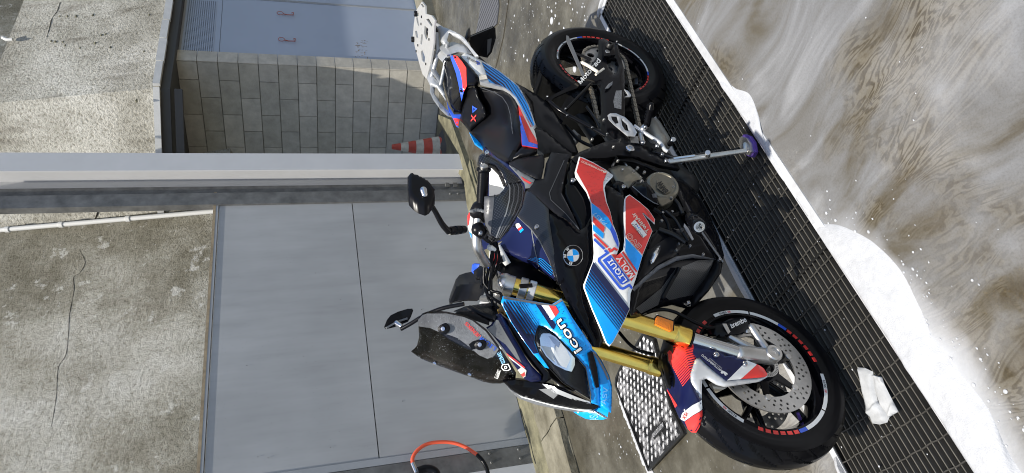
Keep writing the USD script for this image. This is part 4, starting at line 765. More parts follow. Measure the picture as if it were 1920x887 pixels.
# ---- footrests, levers, side stand
Panel("heel_guard", [(1140, 215), (1145, 211.5), (1155, 211.5), (1172.5, 219), (1185, 231), (1195, 247.5), (1191, 254.7), (1177, 254), (1152, 233), (1142, 223)], .185, "silver", th=.006, rnd=.004, step=4, holes=[[(1146, 217.5), (1157, 217.5), (1160.5, 230), (1154, 231.5), (1148, 224)], [(1164.5, 222), (1176.5, 233.5), (1179.6, 245.5), (1172.5, 243.5), (1167, 235)]])
Panel("heel_guard_bracket", [(1183, 256), (1196, 254), (1199, 268), (1184, 266)], .17, "alu", th=.02)
pg = part("foot_peg", blob([(*U(1213, 233, .20), .013), (*U(1220, 205, .27), .012), (*U(1221, 197, .285), .010)], 2), M["rubber"], BIKE, 50)
for k in range(6): c = U(1214 + k * 1.3, 228 - k * 5.5, .205 + k * .014); part("peg_rib", blob([(c[0] - .010, c[1], c[2] + .010, .003), (c[0] + .010, c[1], c[2] + .010, .003)], 1), M["rubber"], pg)
part("peg_clamp", blob([(*U(1206, 242, .18), .014), (*U(1212, 236, .19), .014)], 1), M["alu"], BIKE); bolt(1210, 238, .205, .008, .006)
strut("gear_lever", [(1189, 236), (1202, 245), (1218, 255), (1238, 268), (1246, 280), (1252, 284)], .0075, "silver", .175)
part("gear_toe_peg", cyl(U(1256, 270, .17), U(1262, 262, .215), .011), M["rubber"], BIKE); part("toe_peg_cap", cyl(U(1261, 263, .212), U(1263, 261, .222), .0095), M["chrome"], BIKE)
strut("gear_linkage", [(1205, 268), (1201, 252)], .009, "alu", .165); strut("gear_linkage", [(1222, 280), (1232, 276)], .008, "dark", .16)
for x, y, r in ((1205, 268, .010), (1231, 275, .009), (1181, 279, .017), (1241, 291, .008), (1248, 303, .009)): bolt(x, y, .178, r, .008)
Panel("pivot_plate", [(1072, 297), (1087, 284), (1140, 263), (1168, 257), (1200, 268), (1224, 284), (1240, 292), (1262, 300), (1272, 308), (1276, 316), (1240, 309), (1224, 303), (1190, 291), (1160, 290), (1138, 295), (1097, 296), (1080, 305)], [(1072, 297, .185), (1140, 265, .165), (1275, 312, .15), (1200, 290, .165)], "satin", th=.035, rnd=.006)
part("stand_pivot", blob([(*U(1245, 293, .14), .02), (*U(1262, 302, .15), .018)], 2), M["dark"], BIKE); part("stand_spring", tube([U(1228, 285, .15), U(1270, 296, .17), U(1330, 286, .20)], .006, 8), M["dark"], BIKE)
fa, fb = U(1256, 303, .155), U(1398, 283, .245); FT = UZ(1408, 272, .030)
ss = part("side_stand", blob([(*fa, .012), (*(fa * .35 + fb * .65), .0095), (*(fb), .0095)], 2), M["alu"], BIKE, 50)
part("stand_slot", blob([(*U(1264, 297, .172), .005), (*U(1302, 292, .20), .005)], 1), M["chrome"], ss); part("stand_peg", cyl(U(1327, 292, .21), U(1327, 286, .235), .010), M["alu"], ss)
fo = [U(x, y, .245) for x, y in [(1392, 285), (1389, 268), (1396, 258), (1404, 254), (1410, 262), (1412, 280), (1407, 292), (1400, 291)]]
pl2 = Polygon([(p[0], p[2]) for p in fo])
fc_ = np.mean(fo, 0); ftp = Polygon([(fc_[0] + .040 * math.cos(a) * (1.25 if abs(math.cos(a)) > .5 else 1), fc_[1] + .030 * math.sin(a)) for a in np.linspace(0, 2 * np.pi, 9)[:-1] + .39])
zf = 0.006
part("stand_foot", ext(ftp.buffer(.004), .014, np.eye(3), (0, 0, zf)), M["purple"], ss, 30); part("stand_foot_top", ext(ftp.buffer(-.003), .022, np.eye(3), (0, 0, zf + .004)), M["alu"], ss, 30)
part("stand_tip", blob([(*fb, .010), (fc_[0], fc_[1], zf + .02, .016)], 2), M["alu"], ss)

# ---- engine, covers, slider, muffler
Panel("clutch_casing", [(1142, 315), (1160, 309), (1182, 310), (1206, 332), (1196, 340), (1180, 352), (1155, 338)], [(1142, 315, .15), (1206, 335, .17), (1160, 310, .15), (1180, 350, .17)], "bronze", th=.05, rnd=.008, step=5)
for x, y in ((1167, 319), (1195, 316), (1208, 324)): bolt(x, y, .168, .006, .006)
ec = U(1241, 350, .165); ea = _n((.12, 1, .10)); cov = part("engine_cover", lathe([(0, -.06), (.062, -.06), (.062, .0), (.058, .012), (.050, .017), (.047, .0165), (.045, .0135), (0, .0135)], ec, ea, 48), M["bronze"], BIKE, 30)
part("cover_boss", blob([(*U(1232, 375, .16), .012), (*U(1256, 374, .16), .012), (*U(1240, 384, .15), .008)], 2), M["bronze"], cov)
class Flat:      # lettering helper on a plane
    pass
ep = Panel("cover_badge", [(1232, 336), (1252, 342), (1258, 358), (1248, 364), (1232, 352)], .181, "bronze", th=.002, rnd=.001, step=6, parent=cov)
ep.text("cover_lettering", "BMW", (1253.5, 358), (1239, 338), "dark", hpx=10)
act = Panel("alternator_guard", [(1181, 350), (1189, 338), (1200, 334.5), (1211, 336), (1224, 349), (1234, 366), (1239, 381), (1236, 387), (1224, 384), (1203, 371), (1188, 360)], [(1185, 345, .185), (1237, 384, .185), (1212, 352, .215), (1200, 336, .19)], "black", th=.04, rnd=.014, step=4)
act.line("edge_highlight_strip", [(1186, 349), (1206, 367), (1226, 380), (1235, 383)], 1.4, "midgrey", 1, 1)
act.decal("plate_inset", [(1222, 364), (1230, 362), (1233, 370), (1224, 371)], "grey", inset=1)
Panel("intake_hose", [(1144, 345), (1156, 335), (1172, 336), (1183, 350), (1176, 357), (1160, 358), (1148, 355)], .165, "satin", th=.05, rnd=.02, step=4); bolt(1169, 351, .172, .010, .006)
sa, sb = U(1282, 390, .15), U(1311, 425, .285)
sld = part("crash_slider", lathe([(0, 0), (.020, 0), (.024, .02), (.024, .055), (.021, .06), (.021, .075), (.026, .082), (.026, .118), (.022, .128), (0, .128)], sb - _n(sb - sa) * .128, sb - sa, 28), M["black"], BIKE, 30)
part("slider_cap", lathe([(0, .120), (.0175, .124), (.0175, .131), (.012, .1315), (.010, .128), (0, .128)], sb - _n(sb - sa) * .128, sb - sa, 24), M["alu"], sld)
part("muffler", blob([(*U(1222, 240, -.02), .045), (*U(1236, 268, .0), .050)], 2), M["tan"], BIKE, 60); part("muffler_body", blob([(.25, -.12, .22, .06), (.70, -.02, .24, .07), (.75, .05, .22, .06), (.4, -.1, .2, .06)], 2), M["dark"], BIKE, 60)
part("exhaust_header", tube([U(1150, 470, .05), U(1250, 470, .10), U(1300, 440, .06), (.8, .04, .26)], .022, 10), M["tan"], BIKE, 60)

# ---- radiator, belly
rs = Panel("radiator_shroud", [(1181, 582), (1192, 525), (1206, 478), (1224, 436), (1236, 428), (1262, 425), (1292, 420), (1315, 436), (1336, 464), (1357, 492), (1352, 512), (1330, 545), (1305, 572), (1288, 578), (1262, 571), (1230, 580), (1200, 594), (1185, 592)],
           [(1185, 590, .17), (1225, 440, .205), (1357, 492, .13), (1300, 575, .02), (1290, 420, .17), (1262, 500, .17), (1230, 580, .10)], "black", th=.02, rnd=.010, step=6)
rs.decal("radiator_grille", [(1243, 553), (1262, 530), (1279, 500), (1309, 488), (1339, 487), (1322, 528), (1300, 553), (1275, 558), (1255, 563)], "mesh", 1)
rs.decal("radiator_grille", [(1192, 578), (1212, 563), (1240, 540), (1268, 502), (1272, 500), (1240, 555), (1234, 572), (1202, 588)], "mesh", 1)
Panel("radiator_edge_highlight", [(1187, 540), (1210, 518), (1234, 498), (1267, 481), (1299, 476), (1344, 486), (1299, 482), (1270, 488), (1238, 504), (1212, 525), (1190, 546)], [(1187, 540, .20), (1234, 498, .205), (1299, 478, .19), (1344, 487, .155)], "grey", th=.012, rnd=.004, step=5)  # added strip, its grey paints the highlight along the shroud edge
Panel("radiator_divider", [(1240, 558), (1252, 538), (1262, 520), (1272, 500), (1277, 502), (1266, 524), (1254, 546), (1247, 560)], [(1240, 558, .12), (1272, 500, .185), (1260, 530, .155)], "satin", th=.02, rnd=.004, step=4)
Panel("belly_lip", [(1344, 487), (1357, 492), (1353, 512), (1330, 546), (1304, 574), (1296, 577), (1297, 560), (1318, 532), (1338, 502)], [(1357, 492, .15), (1300, 575, .05), (1330, 540, .11), (1340, 500, .14)], "satin", th=.03, rnd=.008, step=4)
Panel("belly_pan", [(1262, 330), (1284, 336), (1302, 352), (1318, 375), (1336, 410), (1350, 440), (1360, 478), (1357, 491), (1336, 466), (1312, 432), (1292, 405), (1272, 362)], [(1262, 330, .13), (1360, 480, .14), (1300, 360, .11), (1312, 430, .16)], "black", th=.05, rnd=.012, step=6)
Panel("belly_trim", [(1312, 432), (1316, 432), (1357, 490), (1355, 492)], [(1312, 432, .17), (1357, 491, .15), (1335, 462, .16)], "midgrey", th=.004, rnd=.001, step=4)
bolt(1349, 487, .16, .006, .006); bolt(1362, 449, .13, .004, .012); bolt(1290, 569, .06, .008, .006); Panel("belly_bracket", [(1276, 566), (1290, 563), (1297, 558), (1296, 574), (1290, 574)], .05, "alu", th=.004)
ind = Panel("indicator", [(1222, 494), (1220, 486), (1224, 473), (1232, 462), (1239, 459), (1240, 466), (1236, 478), (1229, 490)], [(1222, 490, .222), (1239, 460, .222), (1230, 476, .236)], "bowl", th=.02, rnd=.008, step=3)
Panel("indicator_stem", [(1213, 506), (1216, 497), (1221, 489), (1225, 493), (1218, 504)], .205, "rubber", th=.015)
Panel("lower_side_cover", [(1206, 478), (1226, 436), (1238, 430), (1262, 425), (1290, 428), (1300, 440), (1268, 478), (1236, 496), (1212, 515), (1194, 530)], [(1206, 478, .215), (1300, 440, .17), (1262, 425, .18), (1212, 515, .21)], "satin", th=.01, rnd=.008)
strut("coolant_hose", [(1240, 395), (1262, 405), (1285, 392)], .010, "rubber", .14); strut("coolant_hose", [(1235, 430), (1262, 440), (1285, 455)], .008, "dark", .20)
for x, y in ((1242, 400), (1272, 458), (1293, 462), (1283, 452), (1260, 398)): bolt(x, y, .20, .005, .006)
Panel("slider_bracket", [(1284, 418), (1292, 428), (1302, 448), (1299, 450), (1290, 436), (1283, 424)], .19, "silver", th=.004)

strut("valve_rod", [(1148, 312), (1158, 292)], .005, "alu", .14); strut("valve_rod", [(1168, 300), (1176, 312)], .004, "alu", .14)
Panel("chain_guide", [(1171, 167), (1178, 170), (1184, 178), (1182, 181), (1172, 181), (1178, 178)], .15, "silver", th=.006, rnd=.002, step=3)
Panel("swingarm_highlight", [(1134, 166), (1141, 157), (1149, 152), (1148, 158), (1141, 165)], .146, "midgrey", th=.004, rnd=.002, step=3)  # added sliver, its grey paints a bright highlight on the swingarm
for pts, r_, mt, lt in (([(1226, 392), (1240, 402), (1252, 420), (1256, 440)], .007, "rubber", .19), ([(1248, 396), (1266, 412), (1280, 436), (1290, 452)], .005, "dark", .19), ([(1262, 372), (1272, 384), (1280, 402)], .008, "dark", .15), ([(1150, 300), (1190, 304), (1225, 318), (1250, 330)], .006, "rubber", .15), ([(1060, 235), (1085, 262), (1110, 275)], .007, "rubber", .08), ([(1160, 350), (1168, 380), (1166, 420)], .010, "rubber", .16), ([(1100, 200), (1118, 226), (1130, 252)], .006, "dark", .11)): strut("hose", pts, r_, mt, lt)
for x, y, lt in ((1188, 322, .168), (1203, 340, .205), (1218, 334, .16), (1262, 352, .17), (1258, 372, .165), (1226, 330, .16), (1240, 415, .20), (1278, 432, .19), (1110, 262, .17), (1150, 276, .168), (1158, 302, .16), (1132, 225, .145), (1165, 240, .15), (1268, 470, .19), (1318, 478, .17)): bolt(x, y, lt + .006, .0055, .006, "alu")

# ---- fork, caliper, front mudguard
FA = U(1444, 669, .105)
gl0, gl1 = U(1293, 634, .108), U(952, 533, .108); gd = _n(gl1 - gl0); far = np.array([0, -.216, 0])
for side, off, nm in ((1, np.zeros(3), "fork_tube"), (-1, None, "fork_tube")):
    a, b = (gl0, gl1) if side == 1 else (U(1240, 691, -.108), U(1240, 691, -.108) + (gl1 - gl0))
    L = np.linalg.norm(b - a)
    t = part(nm, lathe([(0, 0), (.0265, 0), (.030, .003), (.031, .010), (.031, .040), (.0285, .046), (.0275, .050), (.0275, L), (0, L)], a, b - a, 40), M["gold"], BIKE, 30)
    part("dust_seal", lathe([(.0215, -.006), (.0285, -.006), (.0285, -.0005), (.0215, -.0005)], a, b - a, 32), M["rubber"], t)
    s1 = a - gd * .175
    part("stanchion", cyl(s1, a + gd * .02, .0215, n=32), M["chrome"], t)
    e = FA if side == 1 else a + (FA - gl0)
    lug = part("fork_foot", cat([blob([(*(s1 + gd * .012), .025), (*(s1 * .55 + e * .45 + (0, 0, .004)), .021), (*e, .026)], 2)]), M["alu"], BIKE, 50)
    if side == 1:
        part("axle_clamp", lathe([(0, 0), (.027, 0), (.027, .014), (.024, .018), (.017, .018), (.016, .013), (.009, .013), (.008, .006), (0, .006)], e + YA * .012, YA, 32), M["alu"], lug, 30)
        part("clamp_slot", bbox(e[0] - .002, e[0] + .03, e[1] + .010, e[1] + .028, e[2] - .031, e[2] - .029), M["dark"], lug, False)
        c0, c1 = U(1402, 612, .115), U(1438, 655, .112)
        part("caliper_arm", cat([blob([(*U(1409, 614, .118), .012), (*U(1436, 655, .112), .014)], 2), blob([(*U(1369, 632, .108), .009), (*U(1410, 655, .110), .014), (*U(1432, 668, .108), .014)], 2), blob([(*U(1400, 622, .112), .008), (*U(1413, 618, .115), .009)], 1)]), M["alu"], lug, 50)
Panel("reflector", [(1230, 596), (1233, 592), (1263, 602), (1262, 619), (1258, 620), (1229, 607)], .142, "orange", th=.008, rnd=.002, step=4, into=(-.1, -1, 0))
Panel("reflector_backing", [(1228, 595), (1233, 590), (1265, 601), (1264, 620), (1257, 622), (1227, 608)], .137, "ink", th=.008, rnd=.002, step=4)
cl_ = Panel("brake_caliper", [(1334, 616), (1340, 606), (1362, 604), (1378, 596), (1396, 594), (1409, 601), (1408, 614), (1394, 627), (1378, 629), (1362, 631), (1338, 630)], [(1334, 616, .105), (1372, 612, .125), (1409, 604, .118), (1396, 594, .12)], "ink", th=.045, rnd=.008, step=4)
cl_.text("lettering", "brembo", (1372, 615.5), (1400.5, 602.5), "white", hpx=8.5)
Panel("caliper_pad_spring", [(1355, 607), (1362, 606), (1370, 622), (1366, 626)], .130, "alu", th=.004, rnd=.002, step=3)
strut("brake_hose", [(1178, 598), (1230, 582), (1262, 584), (1300, 603), (1325, 614), (1340, 614)], .0055, "rubber", [.10, .11, .12, .12, .11, .11]); strut("speed_sensor_wire", [(1325, 614), (1334, 602), (1360, 590)], .0035, "rubber", .10)
strut("brake_hose", [(1160, 622), (1180, 645), (1200, 658), (1225, 664)], .0055, "rubber", -.05)
MC = [(1237, 690, -.02), (1253, 660, .055), (1270, 646, .085), (1300, 646, .092), (1256, 735, .0), (1316, 755, .07), (1300, 720, .088), (1300, 812, .0), (1318, 775, .055), (1285, 800, -.005), (1275, 690, .07), (1282, 770, .045)]
blk = Panel("mudguard_base", [(1234, 690), (1236, 668), (1244, 641), (1253, 645), (1262, 650), (1262, 690), (1268, 720), (1262, 742), (1250, 722), (1240, 702)], [(1236, 690, -.06), (1262, 690, .03), (1250, 645, .06), (1260, 735, -.03)], "satin", th=.01, rnd=.004, into=(-.6, -.6, -.4))
mg = Panel("front_mudguard", [(1252, 662), (1260, 650), (1270, 646), (1282, 651), (1300, 645), (1312, 648), (1306, 672), (1297, 700), (1297, 715), (1305, 735), (1317, 752), (1318, 780), (1313, 802), (1306, 813), (1297, 812), (1286, 802), (1274, 785), (1258, 748), (1250, 732), (1256, 722), (1258, 700), (1253, 680)], MC, "navy", th=.004, rnd=.008, step=4, into=(-.55, -.7, -.4))
mg.decal("white_band", [(1279, 775), (1298, 760), (1318, 750), (1318, 768), (1300, 778), (1283, 790), (1276, 786)], "white")
mg.decal("red_tip", [(1284, 791), (1300, 779), (1319, 769), (1320, 790), (1306, 815), (1294, 814)], "red")
mg.text("xr_mark", "XR", (1284, 788), (1291, 776), "dred", hpx=7)
for k in range(16):     # the red fade: stripes that thin out into navy
    w = 3.1 * (1 - k / 17); x0 = 1253 + k * 1.9; y0 = 664 + k * 3.6
    mg.decal("red_fade_stripe", LineString([(x0 - 2, y0 - 2 + 8), (1282 + k * .9, 640 + k * 4.3), (1310, 632 + k * 4.6)]).buffer(w / 2 + .55, cap_style=2), "red", 1, 1)
mg.decal("red_patch", [(1252, 662), (1261, 649), (1272, 645), (1279, 652), (1284, 660), (1270, 672), (1257, 684)], "red", 1, 0)
for k in range(9): mg.decal("red_fade_stripe", [(1248 + k * 2.0, 730 + k * 3.8), (1249.5 + k * 2, 728 + k * 3.8), (1268 - k * 1.0 + 2, 760 - k * 1.5 + k * 3), (1266 - k * 1.0 + 2, 762 - k * 1.5 + k * 3)], "red", 1, 0.5)
sl_ = Panel("mudguard_strut", [(1296, 702), (1304, 676), (1308, 672), (1313, 672), (1330, 688), (1350, 704), (1362, 713), (1420, 708), (1438, 704), (1440, 707), (1425, 716), (1400, 720), (1360, 726), (1345, 722), (1326, 710), (1317, 713), (1317, 750), (1304, 733), (1297, 716)], [(1296, 702, .096), (1440, 705, .108), (1316, 745, .072), (1360, 722, .108), (1312, 673, .106)], "silver", th=.008, rnd=.004, step=4)
mp_ = Panel("mudguard_side", [(1302, 645), (1312, 645), (1335, 652), (1352, 659), (1360, 667), (1376, 667), (1402, 676), (1425, 685), (1433, 691), (1440, 702), (1436, 707), (1362, 713.5), (1338, 693), (1314, 671), (1306, 671), (1300, 662)], [(1302, 650, .098), (1440, 702, .114), (1362, 713, .114), (1360, 668, .112), (1312, 672, .110)], "navy", th=.005, rnd=.003, step=5)
mp_.decal("white_band", [(1363, 714), (1402, 675), (1420, 683), (1388, 712)], "white"); mp_.decal("red_panel", [(1389, 711), (1420, 683), (1433, 690), (1441, 702), (1437, 708)], "red")
mp_.text("lettering", "MOTOGRAFICO", (1355, 695), (1317, 664), "white", hpx=3.6); mp_.text("small_lettering", "PARTI SPECIALI", (1354, 690), (1331, 671), "white", hpx=1.5, bold=False)
mp_.decal("goat_mark", [(1354, 695), (1358, 696), (1364, 700), (1364, 703), (1361, 702), (1362, 705), (1359, 704), (1357, 700), (1353, 701), (1351, 698)], "white", 2)
bolt(1342.5, 666, .118, .0095, .007); bolt(1396, 683, .118, .0085, .007)

# ---- main side fairing (the long Y-shaped panel)
FY = [(1086, 293, .205), (1137, 318, .21), (1080, 325, .205), (1109, 385, .225), (1145, 400, .235), (1113, 475, .235), (1156, 477, .255), (1095, 535, .225), (1182, 560, .25), (1142, 648, .185), (1205, 480, .25), (1229, 412, .235), (1180, 368, .235), (1125, 612, .205), (1170, 605, .215)]
fy = [(1078, 322), (1086, 293), (1092, 294), (1113, 304), (1137, 318), (1150, 328), (1149, 331), (1136, 345), (1134, 352), (1138, 378), (1145, 397), (1150, 420), (1157, 437), (1162, 455), (1161, 466), (1156, 479), (1161, 476), (1169, 468), (1171, 452), (1170, 400), (1171, 374), (1174, 368), (1181, 364), (1200, 378), (1217, 393), (1229, 411), (1228, 420), (1206, 400), (1216, 415), (1224, 433), (1206, 477), (1193, 522), (1183, 550), (1181, 580), (1170, 605), (1150, 642), (1143, 650), (1137, 644), (1125, 615), (1110, 580), (1095, 541), (1094, 534), (1112, 490), (1114, 474), (1111, 425), (1108, 380), (1100, 360), (1079, 331)]
sf = Panel("side_fairing", fy, FY, "white", th=.003, rnd=.005, step=5, mirror=True)
sf.decal("red_film", [(1081, 322), (1088, 295), (1113, 306), (1139, 321), (1136, 328), (1131, 342), (1131, 355), (1136, 378), (1144, 397), (1150, 424), (1147, 420), (1141, 408), (1109, 379), (1101, 358)], "red", 1, .8)
sf.decal("blue_film", [(1109, 381), (1125, 391), (1141, 409), (1147, 421), (1155, 436), (1160, 454), (1160, 463), (1155, 455), (1144, 432), (1128, 416), (1110, 402)], "blue", 1, .6)
sf.decal("blue_shade", [(1147, 421), (1155, 436), (1160, 454), (1160, 466), (1150, 446), (1144, 430)], "royal", 2, .6)
sf.text("lettering", "FAST", (1139, 419), (1116, 397), "paleblue", hpx=7, slant=.3)
sf.decal("red_stripe", [(1112, 405), (1134, 426), (1132, 436), (1112, 417)], "red", 1, .8); sf.decal("blue_stripe", [(1112, 420), (1132, 438), (1131, 448), (1112, 432)], "blue", 1, .8)
sf.line("logo_red_frame", [(1113, 439), (1139, 464)], 4, "red", 1, .6); sf.line("logo_red_frame", [(1140.6, 465.5), (1145, 471.5), (1151.5, 465.5), (1158, 469)], 4, "red", 1, .6)
sf.line("logo_blue_frame", [(1113, 448), (1133, 467)], 4, "royal", 1, .6); sf.line("logo_blue_frame", [(1133.5, 469), (1139.5, 474), (1123.5, 485), (1123, 490), (1163, 540), (1168, 541.5), (1180, 534), (1186, 541)], 4.4, "royal", 1, .6)
sf.decal("logo_blue_box", [(1129.5, 488), (1144.5, 477.5), (1181, 526.5), (1167, 534), (1162.5, 531.5)], "royal", 1); sf.text("liqui", "LIQUI", (1176, 525.5), (1146.5, 484.5), "white", hpx=9.5)
sf.decal("logo_red_box", [(1146.5, 476.5), (1153, 477), (1164, 474.5), (1192, 515), (1184, 527)], "red", 1); sf.text("moly", "MOLY", (1190, 517.5), (1163.5, 478.5), "white", hpx=10.5); sf.line("logo_red_frame", [(1167.5, 472), (1194, 509.5)], 3.6, "red", 1, .6)
sf.decal("blue_band", [(1173, 446), (1205, 481), (1201, 498), (1195, 508), (1181, 487), (1172, 470)], "blue", 1, 1)
sf.decal("red_film", [(1173, 374), (1176, 369), (1181, 366), (1200, 380), (1217, 395), (1228, 411), (1227, 418), (1206, 399), (1205, 401), (1214, 415), (1223, 433), (1206, 479), (1190, 461), (1175, 446), (1173, 440)], "red", 1, 1.2)
sf.text("lettering", "TwinAir", (1218, 433), (1189, 398), "cream", hpx=6.5)
sf.decal("gopro_sticker", Polygon([(1206, 445), (1184, 419), (1190, 413), (1212, 440)]).buffer(.8), "white", 2); sf.text("gopro", "GOPRO", (1206.5, 443), (1187, 419), "ink", 3, hpx=4.2, bold=False)
for q, mt in ((0, "navy"), (1, "royal"), (2, "blue"), (3, "paleblue")): sf.decal("gopro_square", Polygon([(1191 + q * 2.6, 420.5 + q * 3.2), (1193 + q * 2.6, 419 + q * 3.2), (1194.4 + q * 2.6, 420.7 + q * 3.2), (1192.4 + q * 2.6, 422.2 + q * 3.2)]), mt, 4)
sf.text("lettering", "EVO", (1203, 462), (1180, 437), "red", hpx=9, outline=(.7, "cream"))
sf.decal("small_print", [(1208, 392), (1210, 391), (1220, 404), (1218, 406)], "dred", 2)
sf.text("lettering", "MOTOGRAFICO", (1133, 320), (1091, 301), "cream", hpx=3.2); sf.decal("goat_mark", [(1132, 320), (1136, 320), (1139, 323), (1134, 324), (1130, 323)], "cream", 2)
def fade(panel, base, pts, p0, dirv, nrm, ks, wid, mat, name):
    """Parallel stripes that thin out from a dark edge."""
    d, n = _n(dirv), _n(nrm)
    for k, (off, w) in enumerate(zip(ks, wid)):
        c = np.array(p0) + n * off; panel.decal(name, LineString([c - d * 130, c + d * 130]).buffer(w / 2).intersection(Polygon(pts)), mat, 2, 1.0)
nf = [(1112, 490), (1180, 578), (1180, 582), (1169, 604), (1149, 641), (1143, 647), (1138, 643), (1126, 613), (1111, 579), (1097, 541), (1097, 534)]
sf.decal("light_blue_film", nf, "blue", 1, 1.4)
o = [3.5, 9.5, 15.0, 20.0, 24.8, 29.4, 33.8, 38.0, 42]; w = [9, 5.2, 4.0, 3.2, 2.7, 2.2, 1.7, 1.3, .9]
fade(sf, None, nf, (1146, 534), (67, 86), (-86, 67), o, w, "navy", "navy_stripe")
Panel("side_fairing_tip", [(1136, 345), (1149, 331), (1150, 328), (1142, 323), (1136, 329), (1132, 342), (1134, 352)], [(1136, 345, .213), (1149, 330, .213), (1136, 329, .216)], "silver", th=.003, rnd=.002, step=3)
Panel("fairing_inner", [(1136, 345), (1150, 352), (1170, 366), (1172, 450), (1168, 470), (1158, 480), (1164, 455), (1150, 420), (1138, 378)], .185, "satin", th=.03, rnd=.006)

# ---- black upper fairing with the roundel, grained side panels
bf = Panel("upper_fairing", [(1029, 391), (1040, 398), (1060, 408), (1086, 432), (1098, 425), (1109, 405), (1114, 474), (1112, 490), (1094, 534), (1095, 541), (1110, 580), (1125, 614), (1133, 640), (1124, 652), (1112, 650), (1098, 625), (1080, 600), (1062, 560), (1048, 530), (1040, 490), (1034, 459), (1025, 412)],
           [(1029, 391, .185), (1086, 432, .205), (1112, 480, .215), (1094, 535, .215), (1133, 640, .15), (1040, 490, .19), (1062, 560, .195), (1112, 650, .145), (1072, 480, .208)], "black", th=.004, rnd=.01, step=8, mirror=True)
rc = np.array([1074.5, 479]); ell = lambda r, r2=None: Polygon([(rc[0] + r * .98 * math.cos(a), rc[1] + r * 1.04 * math.sin(a)) for a in np.linspace(0, 2 * np.pi, 49)[:-1]])
rd = Panel("roundel", [tuple(p) for p in ell(19.5).exterior.coords[:-1]], .214, "ink", th=.006, rnd=.003, step=3)
rd.decal("roundel_ring", ell(19).difference(ell(18.2)), "chrome", 1); rd.decal("roundel_ring", ell(12).difference(ell(11.2)), "chrome", 1)
for k in range(4):
    q = [tuple(rc)] + [(rc[0] + 11.2 * .98 * math.cos(a), rc[1] + 11.2 * 1.04 * math.sin(a)) for a in np.linspace(k * np.pi / 2 - .12, (k + 1) * np.pi / 2 - .12, 12)]
    rd.decal("roundel_quarter", q, "blue" if k % 2 == 1 else "white", 1, step=2)
for ch, o_ in (("B", (-.30, .95)), ("M", (-1, .05)), ("W", (-.66, -.75))):
    o_ = _n(o_); d_ = np.array([-o_[1], o_[0]]); d_ = d_ if d_[1] < 0 or abs(d_[1]) < .5 and d_[0] < 0 else -d_; c_ = rc + o_ * 12.9; rd.text("roundel_letter", ch, c_ - d_ * 3, c_ + d_ * 3, "white", hpx=4.8)
tx = Panel("grained_side_panel", [(1034, 284), (1069, 288), (1065, 303), (1056, 345), (1053, 361), (1066, 385), (1087, 428), (1089, 434), (1078, 425), (1060, 408), (1040, 398), (1029, 388), (1010, 370), (989, 353), (996, 340), (1003, 333), (1019, 334), (1024, 305)],
           [(1034, 284, .17), (1069, 290, .185), (1053, 361, .20), (1088, 432, .215), (1029, 388, .195), (989, 353, .17), (1010, 340, .18)], "matte", th=.005, rnd=.008, step=6, mirror=True)
tx.line("crease", [(1058, 300), (1040, 340), (1030, 362), (1033, 375), (1060, 400), (1086, 430)], 1.2, "grey", 1, 1); tx.line("crease", [(1052, 362), (1070, 395), (1088, 430)], 1.4, "grey", 1, 1)
Panel("fairing_bracket", [(1070, 299), (1086, 292), (1079, 325), (1101, 360), (1109, 380), (1110, 402), (1098, 425), (1088, 430), (1066, 385), (1055, 360), (1058, 340)], [(1070, 299, .175), (1100, 360, .19), (1088, 430, .195), (1055, 360, .18)], "black", th=.01, rnd=.006)
bolt(1074, 339, .190, .010, .006); bolt(1006.5, 426, .192, .008, .006); bolt(1097, 603, .165, .007, .006); bolt(1054, 344, .19, .003, .003)
Panel("seat_cowl", [(1005, 237), (1020, 240), (1045, 262), (1073, 284), (1072, 297), (1034, 284), (1020, 288), (1008, 278), (1003, 250), (990, 215), (975, 190), (968, 172), (985, 172), (1000, 190)], [(1005, 240, .14), (1072, 290, .165), (1008, 278, .165), (975, 180, .12)], "satin", th=.05, rnd=.008, step=6, mirror=False)
Panel("subframe_cover", [(960, 150), (985, 163), (1010, 178), (1030, 193), (1050, 222), (1075, 258), (1085, 284), (1060, 284), (1030, 258), (1008, 236), (985, 190), (972, 165)], [(960, 150, .08), (1085, 284, .13), (1010, 185, .09), (1008, 236, .12)], "satin", th=.05, rnd=.008)
kp = Panel("knee_pad", [(955, 303), (972, 296), (990, 292), (1005, 290), (1018, 288), (1022, 296), (1021, 310), (1016, 333), (1006, 334), (985, 324), (966, 313)], [(955, 303, .135), (1020, 290, .17), (1016, 333, .185), (980, 315, .17)], "matte", th=.02, rnd=.010, step=4)
Panel("tank_trim", [(955, 309), (975, 320), (1003, 336), (1000, 343), (993, 352), (985, 352), (984, 343), (970, 325)], [(955, 309, .14), (1002, 338, .178), (988, 352, .168)], "midgrey", th=.01, rnd=.003, step=4).decal("red_mark", [(976, 330), (985, 336), (997, 343), (993, 345), (982, 339)], "red", 1)
